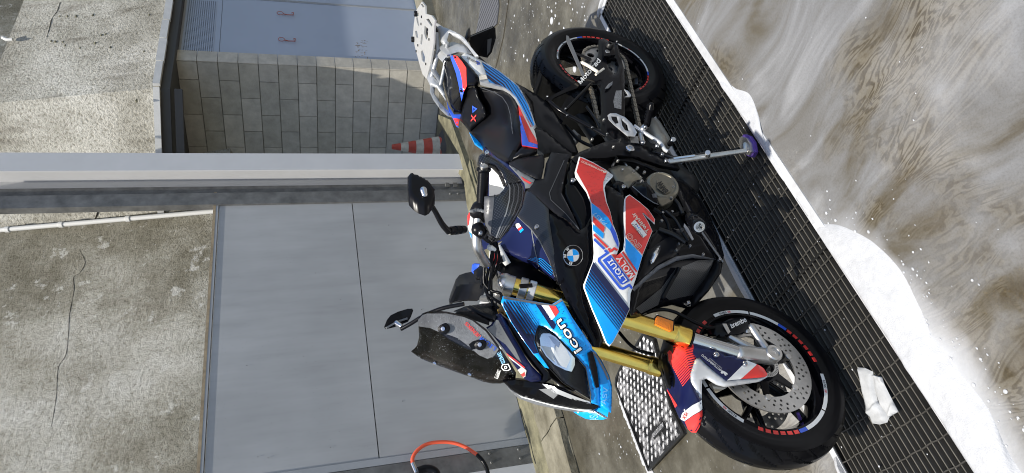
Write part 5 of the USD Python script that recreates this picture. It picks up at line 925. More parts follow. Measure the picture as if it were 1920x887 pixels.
# ---- fuel tank
tk = Panel("tank_side", [(970, 404), (978, 385), (986, 358), (996, 352), (1010, 370), (1029, 390), (1030, 410), (1036, 450), (1044, 490), (1056, 545), (1044, 522), (1040, 516), (1030, 485), (1012, 451), (996, 429)], [(970, 404, .12), (990, 355, .165), (1029, 390, .19), (1044, 500, .185), (1012, 451, .165), (996, 429, .15)], "carbon", th=.02, rnd=.006, step=6, mirror=True)
tn = Panel("tank_cover", [(930, 462), (939, 453), (958, 424), (970, 403), (996, 428), (1012, 450), (1030, 485), (1041, 517), (1036, 521), (1011, 503), (986, 488), (960, 478)], [(930, 462, .04), (970, 404, .115), (996, 429, .150), (1041, 517, .17), (1012, 450, .165), (986, 488, .085), (958, 424, .07)], "navy", th=.03, rnd=.006, step=6, into=(-.2, -.8, -.5))
tn.line("grey_edge", [(970, 404), (996, 429), (1013, 452), (1030, 485), (1041, 518)], 4.0, "midgrey", 1, .2); tn.line("grey_line", [(996, 430), (1003, 470), (1010, 500)], 1.6, "midgrey", 1)
for q in range(4): tn.line("blue_line", [(990 + q * 4, 486 - q * 1), (1008 + q * 3, 492 - q * 2), (1034 + q * 2, 516 - q * 3)], .7, "blue", 2)
for q, (mt) in enumerate(("white", "white", "red", "blue")):
    a, b = np.array((964.5, 421)) + np.array((3.1, 4.3)) * q * .95, np.array((972.5, 418)) + np.array((2.6, 3.4)) * q * .95; tn.decal("m_stripe", [tuple(a), tuple(b), tuple(b + (2.2, 3.2)), tuple(a + (2.4, 3.9))], mt, 2)
tn.text("m_mark", "M", (966, 427), (968.5, 421), "ink", hpx=5)
LAST = Panel("tank_top", [(905, 275), (945, 303), (955, 312), (985, 345), (975, 385), (962, 412), (940, 452), (905, 470), (888, 470), (880, 440), (877, 412), (882, 390), (895, 370), (905, 330)], [(905, 275, -.06), (945, 303, .08), (985, 350, .15), (905, 470, -.05), (880, 430, -.13), (950, 440, .06), (900, 370, -.12)], "navy", th=.10, rnd=.02, step=8, into=(-.6, -.6, -.5))
ttp = LAST
ttp.decal("white_film", [(917, 320), (924, 311), (932, 313), (950, 335), (950, 352), (938, 364), (926, 350), (917, 345)], "white", 1); ttp.decal("pale_film", [(917, 346), (938, 350), (948, 356), (936, 374), (917, 376)], "midgrey", 2)
tr_ = Panel("far_tank_trim", [(876, 405), (880, 397), (888, 395), (893, 420), (892, 440), (893, 455), (889, 458), (882, 442), (877, 425)], [(880, 397, -.10), (893, 450, -.08), (877, 425, -.115), (890, 420, -.09)], "white", th=.02, rnd=.004, step=4); tr_.decal("red_edge", [(876, 405), (880, 397), (882, 398), (879, 420), (877, 424)], "red", 1); tr_.decal("blue_edge", [(879, 433), (884, 440), (890, 444), (892, 455), (884, 447)], "blue", 1)
Panel("fairing_inner_dark", [(935, 462), (960, 480), (990, 492), (1030, 520), (1046, 535), (1036, 560), (1010, 562), (960, 558), (938, 556), (930, 520)], .03, "ink", th=.03, rnd=.01, step=9)
ins = Panel("cockpit_side", [(918, 470), (938, 458), (945, 470), (958, 492), (948, 498), (940, 490), (930, 505), (922, 515), (915, 500)], [(918, 470, .05), (945, 470, .06), (935, 505, .04)], "white", th=.01, rnd=.003, step=4); ins.decal("red_film", [(924, 473), (934, 468), (938, 482), (930, 496), (922, 500)], "red"); ins.decal("black_film", [(930, 488), (940, 478), (944, 490), (934, 506)], "ink", 2)

# ---- seats, tail
Panel("rider_seat", [(872, 236), (880, 214), (881, 190), (880, 175), (890, 160), (900, 161), (925, 164), (945, 169), (960, 178), (968, 192), (975, 212), (980, 238), (984, 262), (980, 272), (968, 285), (957, 302), (948, 305), (925, 292), (903, 274), (884, 256)], [(872, 236, -.125), (884, 200, -.06), (890, 162, .06), (945, 169, .12), (968, 192, .135), (984, 262, .155), (950, 304, .10), (903, 274, -.085), (930, 230, .04), (950, 240, .115), (925, 290, .01)], "seat", th=.05, rnd=.022, step=5, into=(-.62, -.68, -.38))
rsd = Panel("seat_badge_pad", [(862, 225), (868, 190), (872, 166), (885, 162), (893, 165), (897, 182), (907, 200), (911, 214), (905, 222), (893, 232), (880, 246), (873, 238)], [(862, 225, -.10), (872, 166, .02), (893, 165, .08), (910, 212, .03), (880, 246, -.105), (885, 205, -.03)], "seat", th=.03, rnd=.012, step=4, into=(-.62, -.68, -.38))
rsd.text("badge_x", "X", (892, 228.5), (892.5, 215), "red", hpx=9); rsd.decal("badge_r", Polygon([(885, 198), (895, 204), (886, 212)], [[(887.5, 202), (891, 204.5), (887.5, 208)]]), "royal", 2)
tm_ = LineString([(901, 164), (925, 172), (942, 182), (952, 197), (957, 215), (961, 250)])
for q in np.linspace(0, tm_.length - 2, 46):
    pass
st_ = Panel("seat_stitch", list(tm_.buffer(.6).exterior.coords)[:-1], [(901, 164, .095), (942, 182, .123), (957, 215, .137), (961, 250, .142), (925, 172, .112)], "grey", th=.001, rnd=.001, step=3)
sn = Panel("seat_nose_panel", [(957, 302), (968, 285), (980, 272), (1007, 277), (1008, 283), (995, 290), (975, 294)], [(957, 302, .12), (980, 272, .158), (1008, 280, .172)], "seat", th=.03, rnd=.01, step=4)
tt = Panel("seat_side_trim", [(972, 196), (980, 202), (992, 224), (1003, 246), (1008, 268), (1008, 277), (992, 274), (979, 272), (976, 240), (974, 215)], [(972, 196, .138), (1003, 246, .152), (1008, 277, .176), (979, 272, .163), (976, 235, .150)], "red", th=.01, rnd=.003, step=4)
tt.decal("blue_film", [(974, 215), (982, 240), (991, 266), (1008, 271), (1009, 279), (978, 274), (975, 240)], "royal", 1); tt.decal("cream_film", [(972, 196), (980, 200), (1004, 246), (1008, 266), (996, 246), (982, 218)], "cream", 1)
ps = Panel("pillion_seat", [(829, 118), (836, 108), (848, 102), (862, 104), (873, 115), (886, 130), (894, 140), (896, 152), (890, 160), (875, 161), (868, 172), (866, 195), (864, 214), (850, 214), (841, 192), (832, 165), (828, 140)], [(829, 118, -.02), (848, 102, .08), (873, 120, .11), (895, 150, .125), (868, 172, .03), (864, 214, -.10), (850, 214, -.13), (830, 150, -.09), (850, 160, -.02)], "black", th=.06, rnd=.018, step=4, into=(-.66, -.62, -.40))
ps.decal("red_film", [(848, 102), (857, 105), (866, 115), (874, 127), (875, 160), (868, 172), (866, 150), (862, 132)], "red", 1); ps.decal("blue_film", [(843, 104), (848, 103), (862, 132), (866, 150), (868, 172), (865, 190), (860, 160), (855, 138)], "royal", 1)
pf_ = Panel("far_seat_trim", [(837, 187), (842, 200), (851, 214), (864, 214), (861, 226), (859, 236), (855, 234), (849, 220), (841, 206)], [(837, 187, -.125), (864, 214, -.10), (857, 235, -.13)], "royal", th=.02, rnd=.004, step=4); pf_.decal("red_film", [(849, 221), (862, 223), (860, 237), (854, 235)], "red")
Panel("far_tail_panel", [(880, 247), (890, 257), (908, 275), (905, 279), (890, 268)], -.10, "blue", th=.02, rnd=.003, step=4)
tp = Panel("tail_panel", [(872, 97), (890, 106), (912, 117), (935, 131), (951, 143), (972, 160), (983, 178), (992, 196), (1000, 220), (1005, 235), (1003, 242), (997, 238), (988, 224), (976, 202), (966, 183), (956, 172), (944, 164), (920, 158), (901, 153), (899, 149), (914, 148), (912, 140), (901, 114)], [(872, 97, .09), (951, 143, .115), (1003, 240, .15), (901, 152, .125), (966, 183, .138), (912, 140, .118)], "silver", th=.03, rnd=.004, step=4)
tb = [(903, 116), (935, 133), (950, 145), (970, 161), (981, 179), (990, 197), (1002, 234), (1000, 236), (990, 223), (978, 201), (968, 182), (957, 171), (944, 162), (917, 154), (914, 146), (912, 138)]
tp.decal("blue_film", tb, "blue", 1, .4)
for q, (p, w_) in enumerate([((907, 138), 5), ((911.5, 134), 2.6), ((915.5, 131), 1.9), ((920, 129), 1.4), ((925, 128.5), 1.1), ((930, 128.5), .8), ((908, 148), 3.5)]):
    tp.decal("navy_stripe", LineString([(p[0] - 20, p[1] - 16), p, (p[0] + 32, p[1] + 24), (p[0] + 58, p[1] + 64), (p[0] + 84, p[1] + 116)]).buffer(w_ / 2).intersection(Polygon(tb)), "navy", 2, .8)
tw = Panel("tail_badge", [(864, 104), (872, 98), (886, 105), (902, 114), (908, 128), (914, 147), (900, 149), (896, 141), (880, 123)], [(864, 104, .085), (886, 105, .105), (914, 147, .128), (880, 123, .112)], "white", th=.02, rnd=.004, step=4)
tw.text("lettering", "Motorrad", (875, 110), (897, 121), "grey", hpx=5); tw.decal("blue_mark", [(892, 113), (899, 116), (901, 120), (895, 122)], "royal", 2); tw.decal("beige_tip", [(896, 138), (911, 141), (914, 147), (900, 149)], "cream", 1)
# ---- rack, grab rails, plate holder
ZR = UX(815, 45, -.20)[2]
rp = [(791, 3), (797, 11), (798, 26), (809, 29), (815.5, 38), (814, 52), (813, 82), (808, 115), (800, 148), (797, 145), (792, 139), (787, 122), (778, 88), (774, 68), (776, 45), (779, 22)]
rkp = [UZ(x, y, 1.075)[:2] for x, y in rp]; hl = [[(780, 25), (785, 24), (785, 30), (780, 31)], [(780, 33), (783, 32), (786, 50), (783, 46)], [(796, 48), (803, 54), (802, 70), (799, 75), (795, 62)], [(799, 36), (804, 35), (811, 47), (809, 50)], [(778, 58), (782, 58), (784, 71), (780, 70)], [(790, 64), (793, 65), (791, 84), (788, 82)], [(789, 97), (792, 94), (797, 107), (796, 118), (791, 113)], [(789, 8), (792, 7), (796, 13), (793, 14)]]
rpoly = Polygon(rkp, [[UZ(x, y, 1.075)[:2] for x, y in h_] for h_ in hl])
if not rpoly.is_valid: rpoly = rpoly.buffer(0)
rk_ = part("luggage_rack", ext(rpoly, .007, np.eye(3), (0, 0, 1.068)), M["rackm"], BIKE, 25)
for x, y in ((782, 26), (776.5, 74), (791, 31.5), (790, 45), (784, 85), (781, 96), (805, 74), (799, 120)): c = UZ(x, y, 1.075); part("rack_knob" if x in (782, 776.5) else "rack_bolt", cyl(c, c + (0, 0, .014 if x in (782, 776.5) else .004), .014 if x in (782, 776.5) else .006, n=14), M["satin"], rk_)
part("rack_spacer", cat([cyl(UZ(x, y, 1.02), UZ(x, y, 1.02) + (0, 0, .05), .018, n=12) for x, y in ((820, 60), (818, 85))]), M["satin"], BIKE)
gr = dict(mat="rail", th=.014, rnd=.005, step=4)
Panel("grab_rail", [(816, 42), (821, 43), (832, 50), (839, 52), (858, 61), (871, 70), (882, 86), (897, 104), (891, 104), (876, 84), (863, 71), (842, 60), (838, 74), (840, 80), (832, 82), (826, 76), (824, 62)], [(816, 42, .10), (871, 70, .13), (897, 104, .13), (832, 80, .08)], **gr)
Panel("rail_casting", [(828, 82), (840, 79), (849, 77), (872, 84), (885, 100), (872, 98), (860, 96), (846, 100), (838, 102), (830, 96), (824, 88)], [(828, 82, .05), (872, 84, .10), (840, 100, .07)], **gr)
Panel("rail_casting", [(816, 88), (824, 86), (836, 98), (846, 102), (836, 106), (830, 114), (822, 106), (817, 98)], [(816, 88, .02), (846, 102, .07), (822, 106, .0)], **gr)
Panel("grab_rail", [(812, 96), (818, 92), (820, 110), (816, 120), (815, 128), (819, 132), (828, 146), (832, 164), (822, 152), (814, 140), (808, 132), (807, 122)], [(812, 96, -.02), (832, 164, -.10), (808, 130, -.06)], **gr)
Panel("grab_rail", [(806, 157), (812, 152), (816, 156), (814, 174), (824, 190), (836, 204), (846, 209), (846, 217), (838, 215), (826, 204), (812, 185), (806, 172)], [(806, 157, -.11), (846, 213, -.14), (812, 180, -.135)], **gr)
Panel("grab_rail_link", [(800, 146), (806, 132), (812, 142), (822, 152), (832, 165), (836, 188), (830, 178), (818, 162), (806, 158)], [(800, 146, -.11), (834, 180, -.11), (812, 142, -.08)], **gr)
part("rail_cross_member", cat([tube([U(818, 62, .09), U(820, 100, .0), U(808, 150, -.11)], .010, 8), tube([U(838, 80, .09), U(836, 110, .0), U(826, 160, -.10)], .008, 8)]), M["rail"], BIKE, 60)
ph = Panel("plate_holder", [(881, 68), (924, 50), (929, 54), (930, 72), (922, 99), (914, 109), (895, 105), (884, 90), (877, 74)], [(881, 68, .05), (924, 50, .02), (914, 108, -.08), (895, 105, -.06)], "satin", th=.004, rnd=.002, step=5, into=(-1, 0, -.2))
ph.line("fold", [(881, 69), (924, 51)], 1.4, "midgrey", 1); ph.line("fold", [(921, 55), (898, 102)], 3, "ink", 1); ph.decal("plate_stay", [(914, 74), (922, 72), (919, 96), (913, 104)], "grey", 1)
Panel("indicator", [(871, 70), (875, 56), (880, 49.5), (882, 56), (881, 68), (876, 72)], .10, "ink", th=.03, rnd=.008, step=3)
Panel("tail_underside", [(876, 88), (898, 104), (912, 116), (905, 120), (890, 108), (878, 98)], .06, "satin", th=.06, rnd=.006)

# ---- nose
NC = [(1049, 564, .195), (950, 558, .17), (938, 578, .155), (1011, 611, .145), (1072, 595, .195), (1110, 650, .15), (1147, 775, .055), (1149, 725, .075), (1112, 660, .14), (1110, 755, .06), (970, 622, .13), (1003, 642, .13), (1090, 742, .075), (1080, 660, .15), (1030, 690, .10), (1126, 762, .055)]
FW = (-.75, -.65, -.1)
ns = Panel("nose_side", [(940, 569), (944, 556), (953, 558), (1000, 566), (1036, 572), (1046, 566), (1054, 561), (1073, 595), (1092, 623), (1110, 649), (1112, 659), (1118, 690), (1124, 725), (1126, 762), (1110, 757), (1110, 742), (1100, 690), (1070, 655), (1040, 625), (1022, 613), (1011, 610), (1005, 624), (1002, 640), (1010, 660), (1030, 692), (1022, 690), (1000, 664), (985, 644), (972, 625), (958, 604)], NC, "blue", th=.004, rnd=.004, step=5, into=FW)
ns.line("white_edge", [(957, 604), (941, 578), (942, 570)], 3, "white", 1); ns.line("grey_edge", [(944, 558), (1000, 567), (1036, 573), (1047, 566), (1054, 562)], 4.5, "midgrey", 1)
na = [(944, 565), (995, 568), (1012, 609), (1004, 625), (1001, 640), (1009, 662), (1000, 664), (972, 625), (945, 585)]
ns.decal("navy_film", [(1000, 664), (972, 625), (958, 602), (962, 600), (985, 625), (1003, 628), (1001, 642), (1009, 662)], "navy", 1, .8)
fade(ns, None, na, (958, 600), (38, 56), (56, -38), [2.5, 8, 13.5, 18.5, 23.2, 27.6, 31.6, 35.4, 39], [6, 4.0, 3.2, 2.6, 2.1, 1.7, 1.3, 1.0, .8], "navy", "navy_stripe")
ns.decal("navy_band", [(1004, 570), (1015, 572), (1042, 609), (1038, 618), (1034, 615)], "navy", 1); ns.decal("white_band", [(1015, 572), (1029, 573), (1041, 594), (1034, 601)], "white", 1); ns.decal("red_band", [(1029, 573), (1042, 574), (1048, 585), (1041, 594)], "red", 1)
ns.text("lettering", "icon", (1091, 656), (1051, 597), "white", hpx=14, outline=(1.6, "ink"))
ns.line("fine_line", [(1056, 562), (1075, 594), (1112, 650)], 1.4, "navy", 1, .2)
bk_ = Panel("beak", [(1112, 659), (1119, 662), (1130, 678), (1144, 706), (1149, 725), (1149, 750), (1147, 776), (1140, 772), (1126, 763), (1124, 725), (1118, 690), (1110, 664)], NC, "blue", th=.03, rnd=.006, step=4, into=FW)
bk_.decal("black_gap", [(1104, 660), (1113, 672), (1121, 700), (1124, 725), (1121, 728), (1108, 690)], "ink"); bk_.line("edge", [(1120, 663), (1131, 679), (1145, 707), (1150, 726), (1149, 776)], 3, "ink", 1); bk_.line("edge_silver", [(1113, 661), (1121, 672), (1133, 694), (1141, 712)], 4.0, "midgrey", 1)
bk_.text("lettering", "ASV", (1136, 759), (1140, 727), "paleblue", hpx=9, bold=False)
Panel("vent_channel", [(1103, 664), (1112, 661), (1120, 690), (1124, 727), (1118, 728), (1108, 692)], [(1103, 664, .150), (1112, 661, .152), (1122, 727, .090)], "ink", th=.02, rnd=.002, step=4, into=FW)
bowlp = [(1011, 614), (1022, 617), (1040, 628), (1069, 658), (1099, 692), (1108, 741), (1107, 750), (1090, 739), (1056, 716), (1032, 689), (1014, 664), (1006, 640), (1008, 625)]
HC = [(a, b, c - .022) for a, b, c in NC]
hb = Panel("headlight", bowlp, HC, "ink", th=.05, rnd=.004, step=4, into=FW)
hb.decal("reflector_bowl", [(1012, 634), (1016, 625), (1030, 625), (1042, 632), (1068, 660), (1078, 672), (1078, 684), (1072, 697), (1060, 694), (1040, 684), (1024, 668), (1014, 652)], "bowl", 2)
hb.decal("reflector_step", [(1040, 648), (1050, 640), (1062, 655), (1070, 672), (1062, 690), (1046, 684), (1038, 668)], "silver", 3); hb.decal("bulb_shield", [(1028, 630), (1036, 631), (1050, 643), (1047, 652), (1038, 644)], "chrome", 4); hb.decal("upper_grille", [(1012, 616), (1020, 617), (1028, 624), (1018, 625), (1011, 636), (1009, 628)], "mesh", 2)
hb.decal("light_stripe", [(1014, 648), (1038, 652), (1040, 680), (1026, 668)], "white", 3)
ln_ = Panel("headlight_lens", [(1010, 611), (1022, 614), (1040, 625), (1070, 655), (1100, 690), (1110, 742), (1109, 754), (1090, 743), (1055, 719), (1030, 692), (1011, 664), (1003, 641), (1005, 625)], [(a, b, c + .001) for a, b, c in NC], "lens", th=.0015, rnd=.006, step=4, into=FW)
edge_ = ln_.poly.boundary.buffer(1.5); ln_.decal("seal", edge_, "ink", 1)
UC = [(930, 595, .135), (996, 717, .03), (1014, 720, .025), (982, 685, .06), (1026, 705, .05), (940, 590, .14), (913, 617, .125), (962, 640, .105), (1000, 672, .085)]
uc = Panel("upper_cowl", [(913, 617), (922, 612), (928, 602), (932, 592), (941, 590), (948, 602), (962, 630), (982, 664), (1000, 690), (1016, 706), (1016, 716), (997, 718), (984, 712), (966, 688), (945, 655), (926, 632)], UC, "navy", th=.01, rnd=.006, step=5, into=FW)
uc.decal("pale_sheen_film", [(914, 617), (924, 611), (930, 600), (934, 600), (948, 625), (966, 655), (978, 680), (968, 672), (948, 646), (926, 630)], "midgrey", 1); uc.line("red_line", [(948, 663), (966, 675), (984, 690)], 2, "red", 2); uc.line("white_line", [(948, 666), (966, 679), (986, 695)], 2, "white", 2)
uc.decal("sticker", [(970, 697), (976, 689), (987, 695), (985, 706), (976, 717), (964, 714), (966, 706)], "cream", 2); uc.decal("sticker_red", [(968, 702), (977, 703), (983, 697), (984, 704), (979, 712), (972, 707), (967, 712)], "red", 3)
Panel("vent_channel", [(938, 588), (947, 596), (958, 605), (972, 626), (986, 645), (1001, 667), (1018, 690), (1030, 700), (1034, 712), (1018, 722), (1012, 716), (1016, 704), (1000, 688), (982, 664), (962, 630), (948, 602)], [(938, 588, .14), (1001, 667, .08), (1034, 712, .04), (1015, 718, .02), (962, 630, .10)], "black", th=.03, rnd=.004, step=5, into=FW)
cn_ = Panel("nose_centre", [(945, 718), (966, 714), (985, 716), (1014, 720), (1040, 726), (1070, 736), (1105, 754), (1124, 764), (1112, 772), (1076, 768), (1040, 761), (1005, 753), (977, 744), (958, 732)], [(945, 718, .0), (1014, 720, .02), (1124, 764, .03), (1112, 772, -.01), (977, 744, -.05), (1040, 740, .02), (1040, 761, -.03)], "black", th=.02, rnd=.006, step=5, into=FW)
cn_.decal("silver_strip", [(1016, 713), (1022, 713), (1046, 730), (1080, 744), (1108, 755), (1108, 758), (1070, 748), (1038, 736), (1018, 722)], "silver", 1); cn_.decal("black_duct", [(1072, 747), (1108, 757), (1124, 764), (1112, 769), (1072, 757)], "ink", 1); cn_.decal("grey_facet", [(1034, 728), (1046, 740), (1038, 748), (1010, 730)], "midgrey", 1)
fn = Panel("far_nose_side", [(946, 717), (958, 730), (978, 743), (1005, 751), (1040, 760), (1076, 767), (1114, 771), (1113, 775), (1075, 774), (1040, 768), (1005, 761), (972, 749), (954, 733)], [(946, 717, -.02), (978, 745, -.06), (1114, 772, -.02), (1040, 763, -.05)], "midgrey", th=.02, rnd=.003, step=4, into=(-.8, .2, -.4)); fn.line("white_line", [(950, 722), (978, 744), (1040, 761), (1112, 773)], 2.6, "white", 1)
fb_ = Panel("far_beak", [(1072, 773), (1112, 771), (1126, 778), (1139, 786), (1130, 790), (1112, 790), (1098, 788), (1084, 781)], [(1072, 773, -.075), (1139, 786, -.01), (1112, 790, -.06), (1112, 771, -.03)], "blue", th=.02, rnd=.004, step=4, into=(-.8, .3, -.3)); fb_.text("lettering", "ASV", (1122, 787), (1121, 774), "paleblue", hpx=16, bold=False); fb_.decal("edge", [(1112, 771), (1122, 768), (1141, 784), (1139, 787)], "ink")
part("nose_core", hull([(1.25, sy * .10, zz) for sy in (-1, 1) for zz in (.84, 1.02)] + [(1.42, sy * .06, .86) for sy in (-1, 1)]), M["ink"], BIKE, False)

# ---- screen
SC = [(770, 661, -.015), (782, 671, -.055), (815, 685, -.075), (890, 712, -.09), (925, 720, -.07), (955, 716, -.02), (966, 702, .025), (940, 657, .085), (912, 620, .13), (870, 594, .15), (800, 587, .165), (783, 600, .15), (783, 620, .11), (840, 640, .085), (900, 670, .05), (860, 690, -.03), (785, 640, .04)]
SN = (-.85, -.25, -.45)
scr = [(783, 599), (791, 590), (800, 587), (815, 585), (836, 587), (870, 594), (886, 601), (912, 621), (938, 656), (955, 682), (967, 702), (966, 712), (955, 717), (938, 721), (922, 721), (906, 718), (888, 711), (850, 698), (815, 685), (792, 676), (782, 670), (770, 661), (776, 656), (781, 650), (785, 634)]
sn_ = Panel("windscreen", scr, SC, "smoke", th=.003, rnd=.004, step=5, into=SN)
M["skyglare"] = look("rain_wet_sky_reflection", (0.20, 0.205, 0.215), 0.25, coat=0.3, bump=0.9, bscale=260, bdist=0.0015, var=0.35, vscale=70)  # grey paints the sky reflected in the screen, bumps are raindrops
sn_.decal("sky_reflection_flank", [(784, 600), (792, 591), (801, 588), (836, 588), (870, 595), (886, 602), (911, 622), (935, 655), (926, 668), (914, 673), (898, 666), (880, 650), (858, 634), (842, 628), (826, 624), (806, 615), (784, 612)], "skyglare", 1, .8)
part("screen_backing", Panel("screen_frame", [(850, 588), (876, 578), (918, 601), (917, 610), (900, 604)], [(850, 588, .14), (876, 578, .13), (917, 606, .13)], "satin", th=.01, rnd=.004, step=5).m, M["satin"], BIKE) if False else Panel("screen_frame", [(852, 588), (860, 582), (878, 581), (918, 601), (917, 610), (888, 600)], [(852, 588, .14), (878, 581, .13), (917, 606, .13)], "satin", th=.01, rnd=.004, step=5)
def disc_px(panel, name, x, y, rx, ry, mat, k, parent=None):
    panel.decal(name, Polygon([(x + rx * math.cos(a), y + ry * math.sin(a)) for a in np.linspace(0, 2 * np.pi, 25)[:-1]]), mat, k)
for x, y, r in ((832.5, 615.5, 10), (901, 645, 9)):
    c = sn_.at(np.array([[x, y]]), 0)[0]; nrm = -np.array(_n(SN)); k_ = part("screen_mount", lathe([(0, -.006), (.0165, -.006), (.018, 0), (.017, .006), (.010, .009), (.007, .007), (0, .007)], c, (.55, .70, .45), 24), M["ink"], sn_.path, 40)
    part("mount_bolt", lathe([(0, .006), (.0065, .006), (.006, .012), (0, .013)], c, (.55, .70, .45), 14), M["chrome"], sn_.path)
sn_.decal("mount_tab", [(879, 646), (886, 640), (900, 636), (904, 650), (892, 654), (884, 656)], "ink", 2)
for x, y in ((815.5, 680), (881, 701)): part("screen_bolt", lathe([(0, 0), (.007, 0), (.006, .005), (0, .006)], sn_.at(np.array([[x, y]]), 0)[0], (.8, .3, .5), 12), M["chrome"], sn_.path)
for txt, p, q, mt, hp in (("SIME", (947.5, 680), (938, 659), "paleblue", 7), ("_", (939.5, 655), (936, 650), "white", 7), ("LIUM", (931, 652), (903, 631), "royal", 7), ("JENIKS", (902, 630), (875, 603), "red", 6.5)): sn_.text("handle_lettering", txt, p, q, mt, 2, hpx=hp)
ig = Polygon([(942, 684), (953, 683), (957, 692), (952, 695), (944, 694), (940, 689)]).buffer(.8); sn_.decal("camera_icon", ig.difference(ig.buffer(-1.6)), "white", 2); sn_.decal("camera_icon", Point(948, 689).buffer(3).difference(Point(948, 689).buffer(1.6)), "white", 2)
wr = Polygon([(927, 708), (933, 693), (939, 695), (933, 711)]); sn_.decal("maker_label", wr.difference(wr.buffer(-.8)), "white", 2); sn_.text("maker_lettering", "WRS", (935, 708.5), (938, 696), "white", 2, hpx=5)
dr = []
for k in range(420):
    x, y = rng.uniform(775, 962), rng.uniform(588, 720)
    if sn_.poly.buffer(-2).contains(Point(x, y)) and Polygon(scr).contains(Point(x, y)):
        b = trimesh.creation.icosphere(0); c = sn_.at(np.array([[x, y]]), 1)[0]; b.vertices = b.vertices * rng.uniform(.0004, .0011) + c; dr.append(b)
M["drop"] = look("water_drops", (0.36, 0.37, 0.38), 0.05, spec=0.8); part("water_drops", cat(dr), M["drop"], sn_.path, 60, kind="stuff")
def beads(panel, n, r0, r1, area=None):
    dd = []; x0, y0, x1, y1 = (area or panel.poly).bounds
    while len(dd) < n:
        x, y = rng.uniform(x0, x1), rng.uniform(y0, y1)
        if panel.poly.buffer(-2).contains(Point(x, y)) and (area is None or area.contains(Point(x, y))):
            b = trimesh.creation.icosphere(1); c = panel.at(np.array([[x, y]]), 1)[0]; b.vertices = b.vertices * rng.uniform(r0, r1) + c; dd.append(b)
    part("water_beads", cat(dd), M["bead"], panel.path, 60, kind="stuff")
M["bead"] = usdkit.material(stage, "/World/Looks/water_beads", {"t": ("transparent_bsdf", {"color": (.86, .87, .88)}), "g": ("glossy_bsdf", {"color": (1, 1, 1), "roughness": .03}), "f": ("fresnel", {"IOR": 1.6}), "x": ("mix_closure", {})}, [("f.fac", "x.fac"), ("t.BSDF", "x.closure1"), ("g.BSDF", "x.closure2")], surface="x.closure")
beads(sf, 160, .0007, .0018, Polygon([(1081, 293), (1140, 320), (1146, 400), (1109, 380)])); beads(ns, 160, .0007, .0016); beads(uc, 70, .0006, .0014)
# ---- cockpit, bars, controls
part("instrument_stay", tube([U(880, 578, .10), U(905, 590, .12), U(930, 598, .13)], .010, 8), M["satin"], BIKE, 60)
Panel("instrument_shroud", [(850, 583), (872, 574), (900, 570), (932, 566), (934, 590), (926, 604), (908, 600), (880, 588)], [(850, 583, .05), (932, 566, .10), (926, 604, .115), (880, 588, .09)], "ink", th=.03, rnd=.006, step=5)
gp0, gp1 = U(907, 316, .415), U(903, 388, .315)
gpp = part("left_grip", lathe([(0, 0), (.021, 0), (.021, .006), (.0165, .009)] + [((.0165 if i % 2 else .0158), .012 + i * .0035) for i in range(27)] + [(.0175, .110), (.023, .113), (.023, .121), (0, .121)], gp0, gp1 - gp0, 24), M["rubber"], BIKE, 25)
part("bar_end", cyl(U(908, 310, .425), gp0, .012), M["alu"], gpp); part("switch_housing", cat([blob([(*U(900, 392, .31), .026), (*U(905, 402, .29), .026), (*U(893, 398, .30), .020)], 2)]), M["satin"], BIKE, 60)
for q in range(5): c = U(886 + q * 5.5, 394 + (q - 2) ** 2 * .5, .335); part("switch_button", blob([(*c, .005), (*(c + (0, 0, .006)), .004)], 1), M["midgrey"], BIKE)
hbp = part("handlebar", tube([gp1, U(897, 410, .285), U(894, 438, .245), U(895, 462, .215), U(903, 480, .18), U(914, 497, .145), U(922, 508, .11), U(928, 530, .03), U(925, 552, -.05), (U(925, 575, -.12))], .0155, 16), M["alu"], BIKE, 60)
part("bar_clamp", cat([blob([(*U(930, 520, .06), .022), (*U(934, 530, .03), .022)], 1), blob([(*U(930, 545, -.03), .022), (*U(932, 552, -.05), .022)], 1)]), M["alu"], BIKE, 50)
part("top_yoke", cat([blob([(*U(948, 530, .11), .030), (*U(948, 545, .03), .026)], 1), blob([(*U(936, 560, -.03), .026), (*U(940, 575, -.10), .030)], 1)]), M["alu"], BIKE, 50)
part("fork_cap", cat([cyl(gl1 - gd * .02, gl1 + gd * .012, .030, n=28), cyl(gl1 + gd * .0125, gl1 + gd * .022, .018, n=6)]), M["alu"], BIKE); part("yoke_ring", cyl(gl1 - gd * .060, gl1 - gd * .036, .0345, n=30), M["alu"], BIKE); part("yoke_ring", cyl(gl1 - gd * .086, gl1 - gd * .064, .033, n=30), M["silver"], BIKE); part("fork_cable_clip", bbox(-.006, .006, -.003, .003, -.02, .02).apply_translation(U(986, 536, .142)), M["ink"], BIKE)
Panel("reservoir_cap", [(885, 496), (890, 493), (900, 494), (897, 500), (892, 508), (888, 512), (884, 508)], [(885, 496, -.18), (900, 494, -.15), (886, 510, -.18)], "royal", th=.03, rnd=.004, step=3); Panel("brake_reservoir", [(887, 508), (900, 498), (910, 500), (908, 520), (904, 540), (900, 538), (900, 522), (893, 522)], [(887, 508, -.17), (908, 510, -.12), (902, 538, -.14)], "ink", th=.04, rnd=.006, step=4)
tb_ = Panel("far_hand_guard", [(838, 572), (841, 560), (848, 551), (860, 547), (874, 545), (888, 549), (898, 556), (900, 570), (893, 571), (876, 570), (856, 573), (840, 578)], [(838, 572, -.36), (874, 545, -.36), (900, 565, -.22), (860, 560, -.38)], "satin", th=.06, rnd=.020, step=4, into=(-.7, .5, -.4)); tb_.decal("guard_badge", Point(874, 555).buffer(4), "satin", 1); tb_.line("rib", [(846, 556), (866, 551), (890, 556)], 1.5, "ink", 1); tb_.line("rib", [(842, 566), (866, 560), (896, 565)], 1.5, "ink", 1)
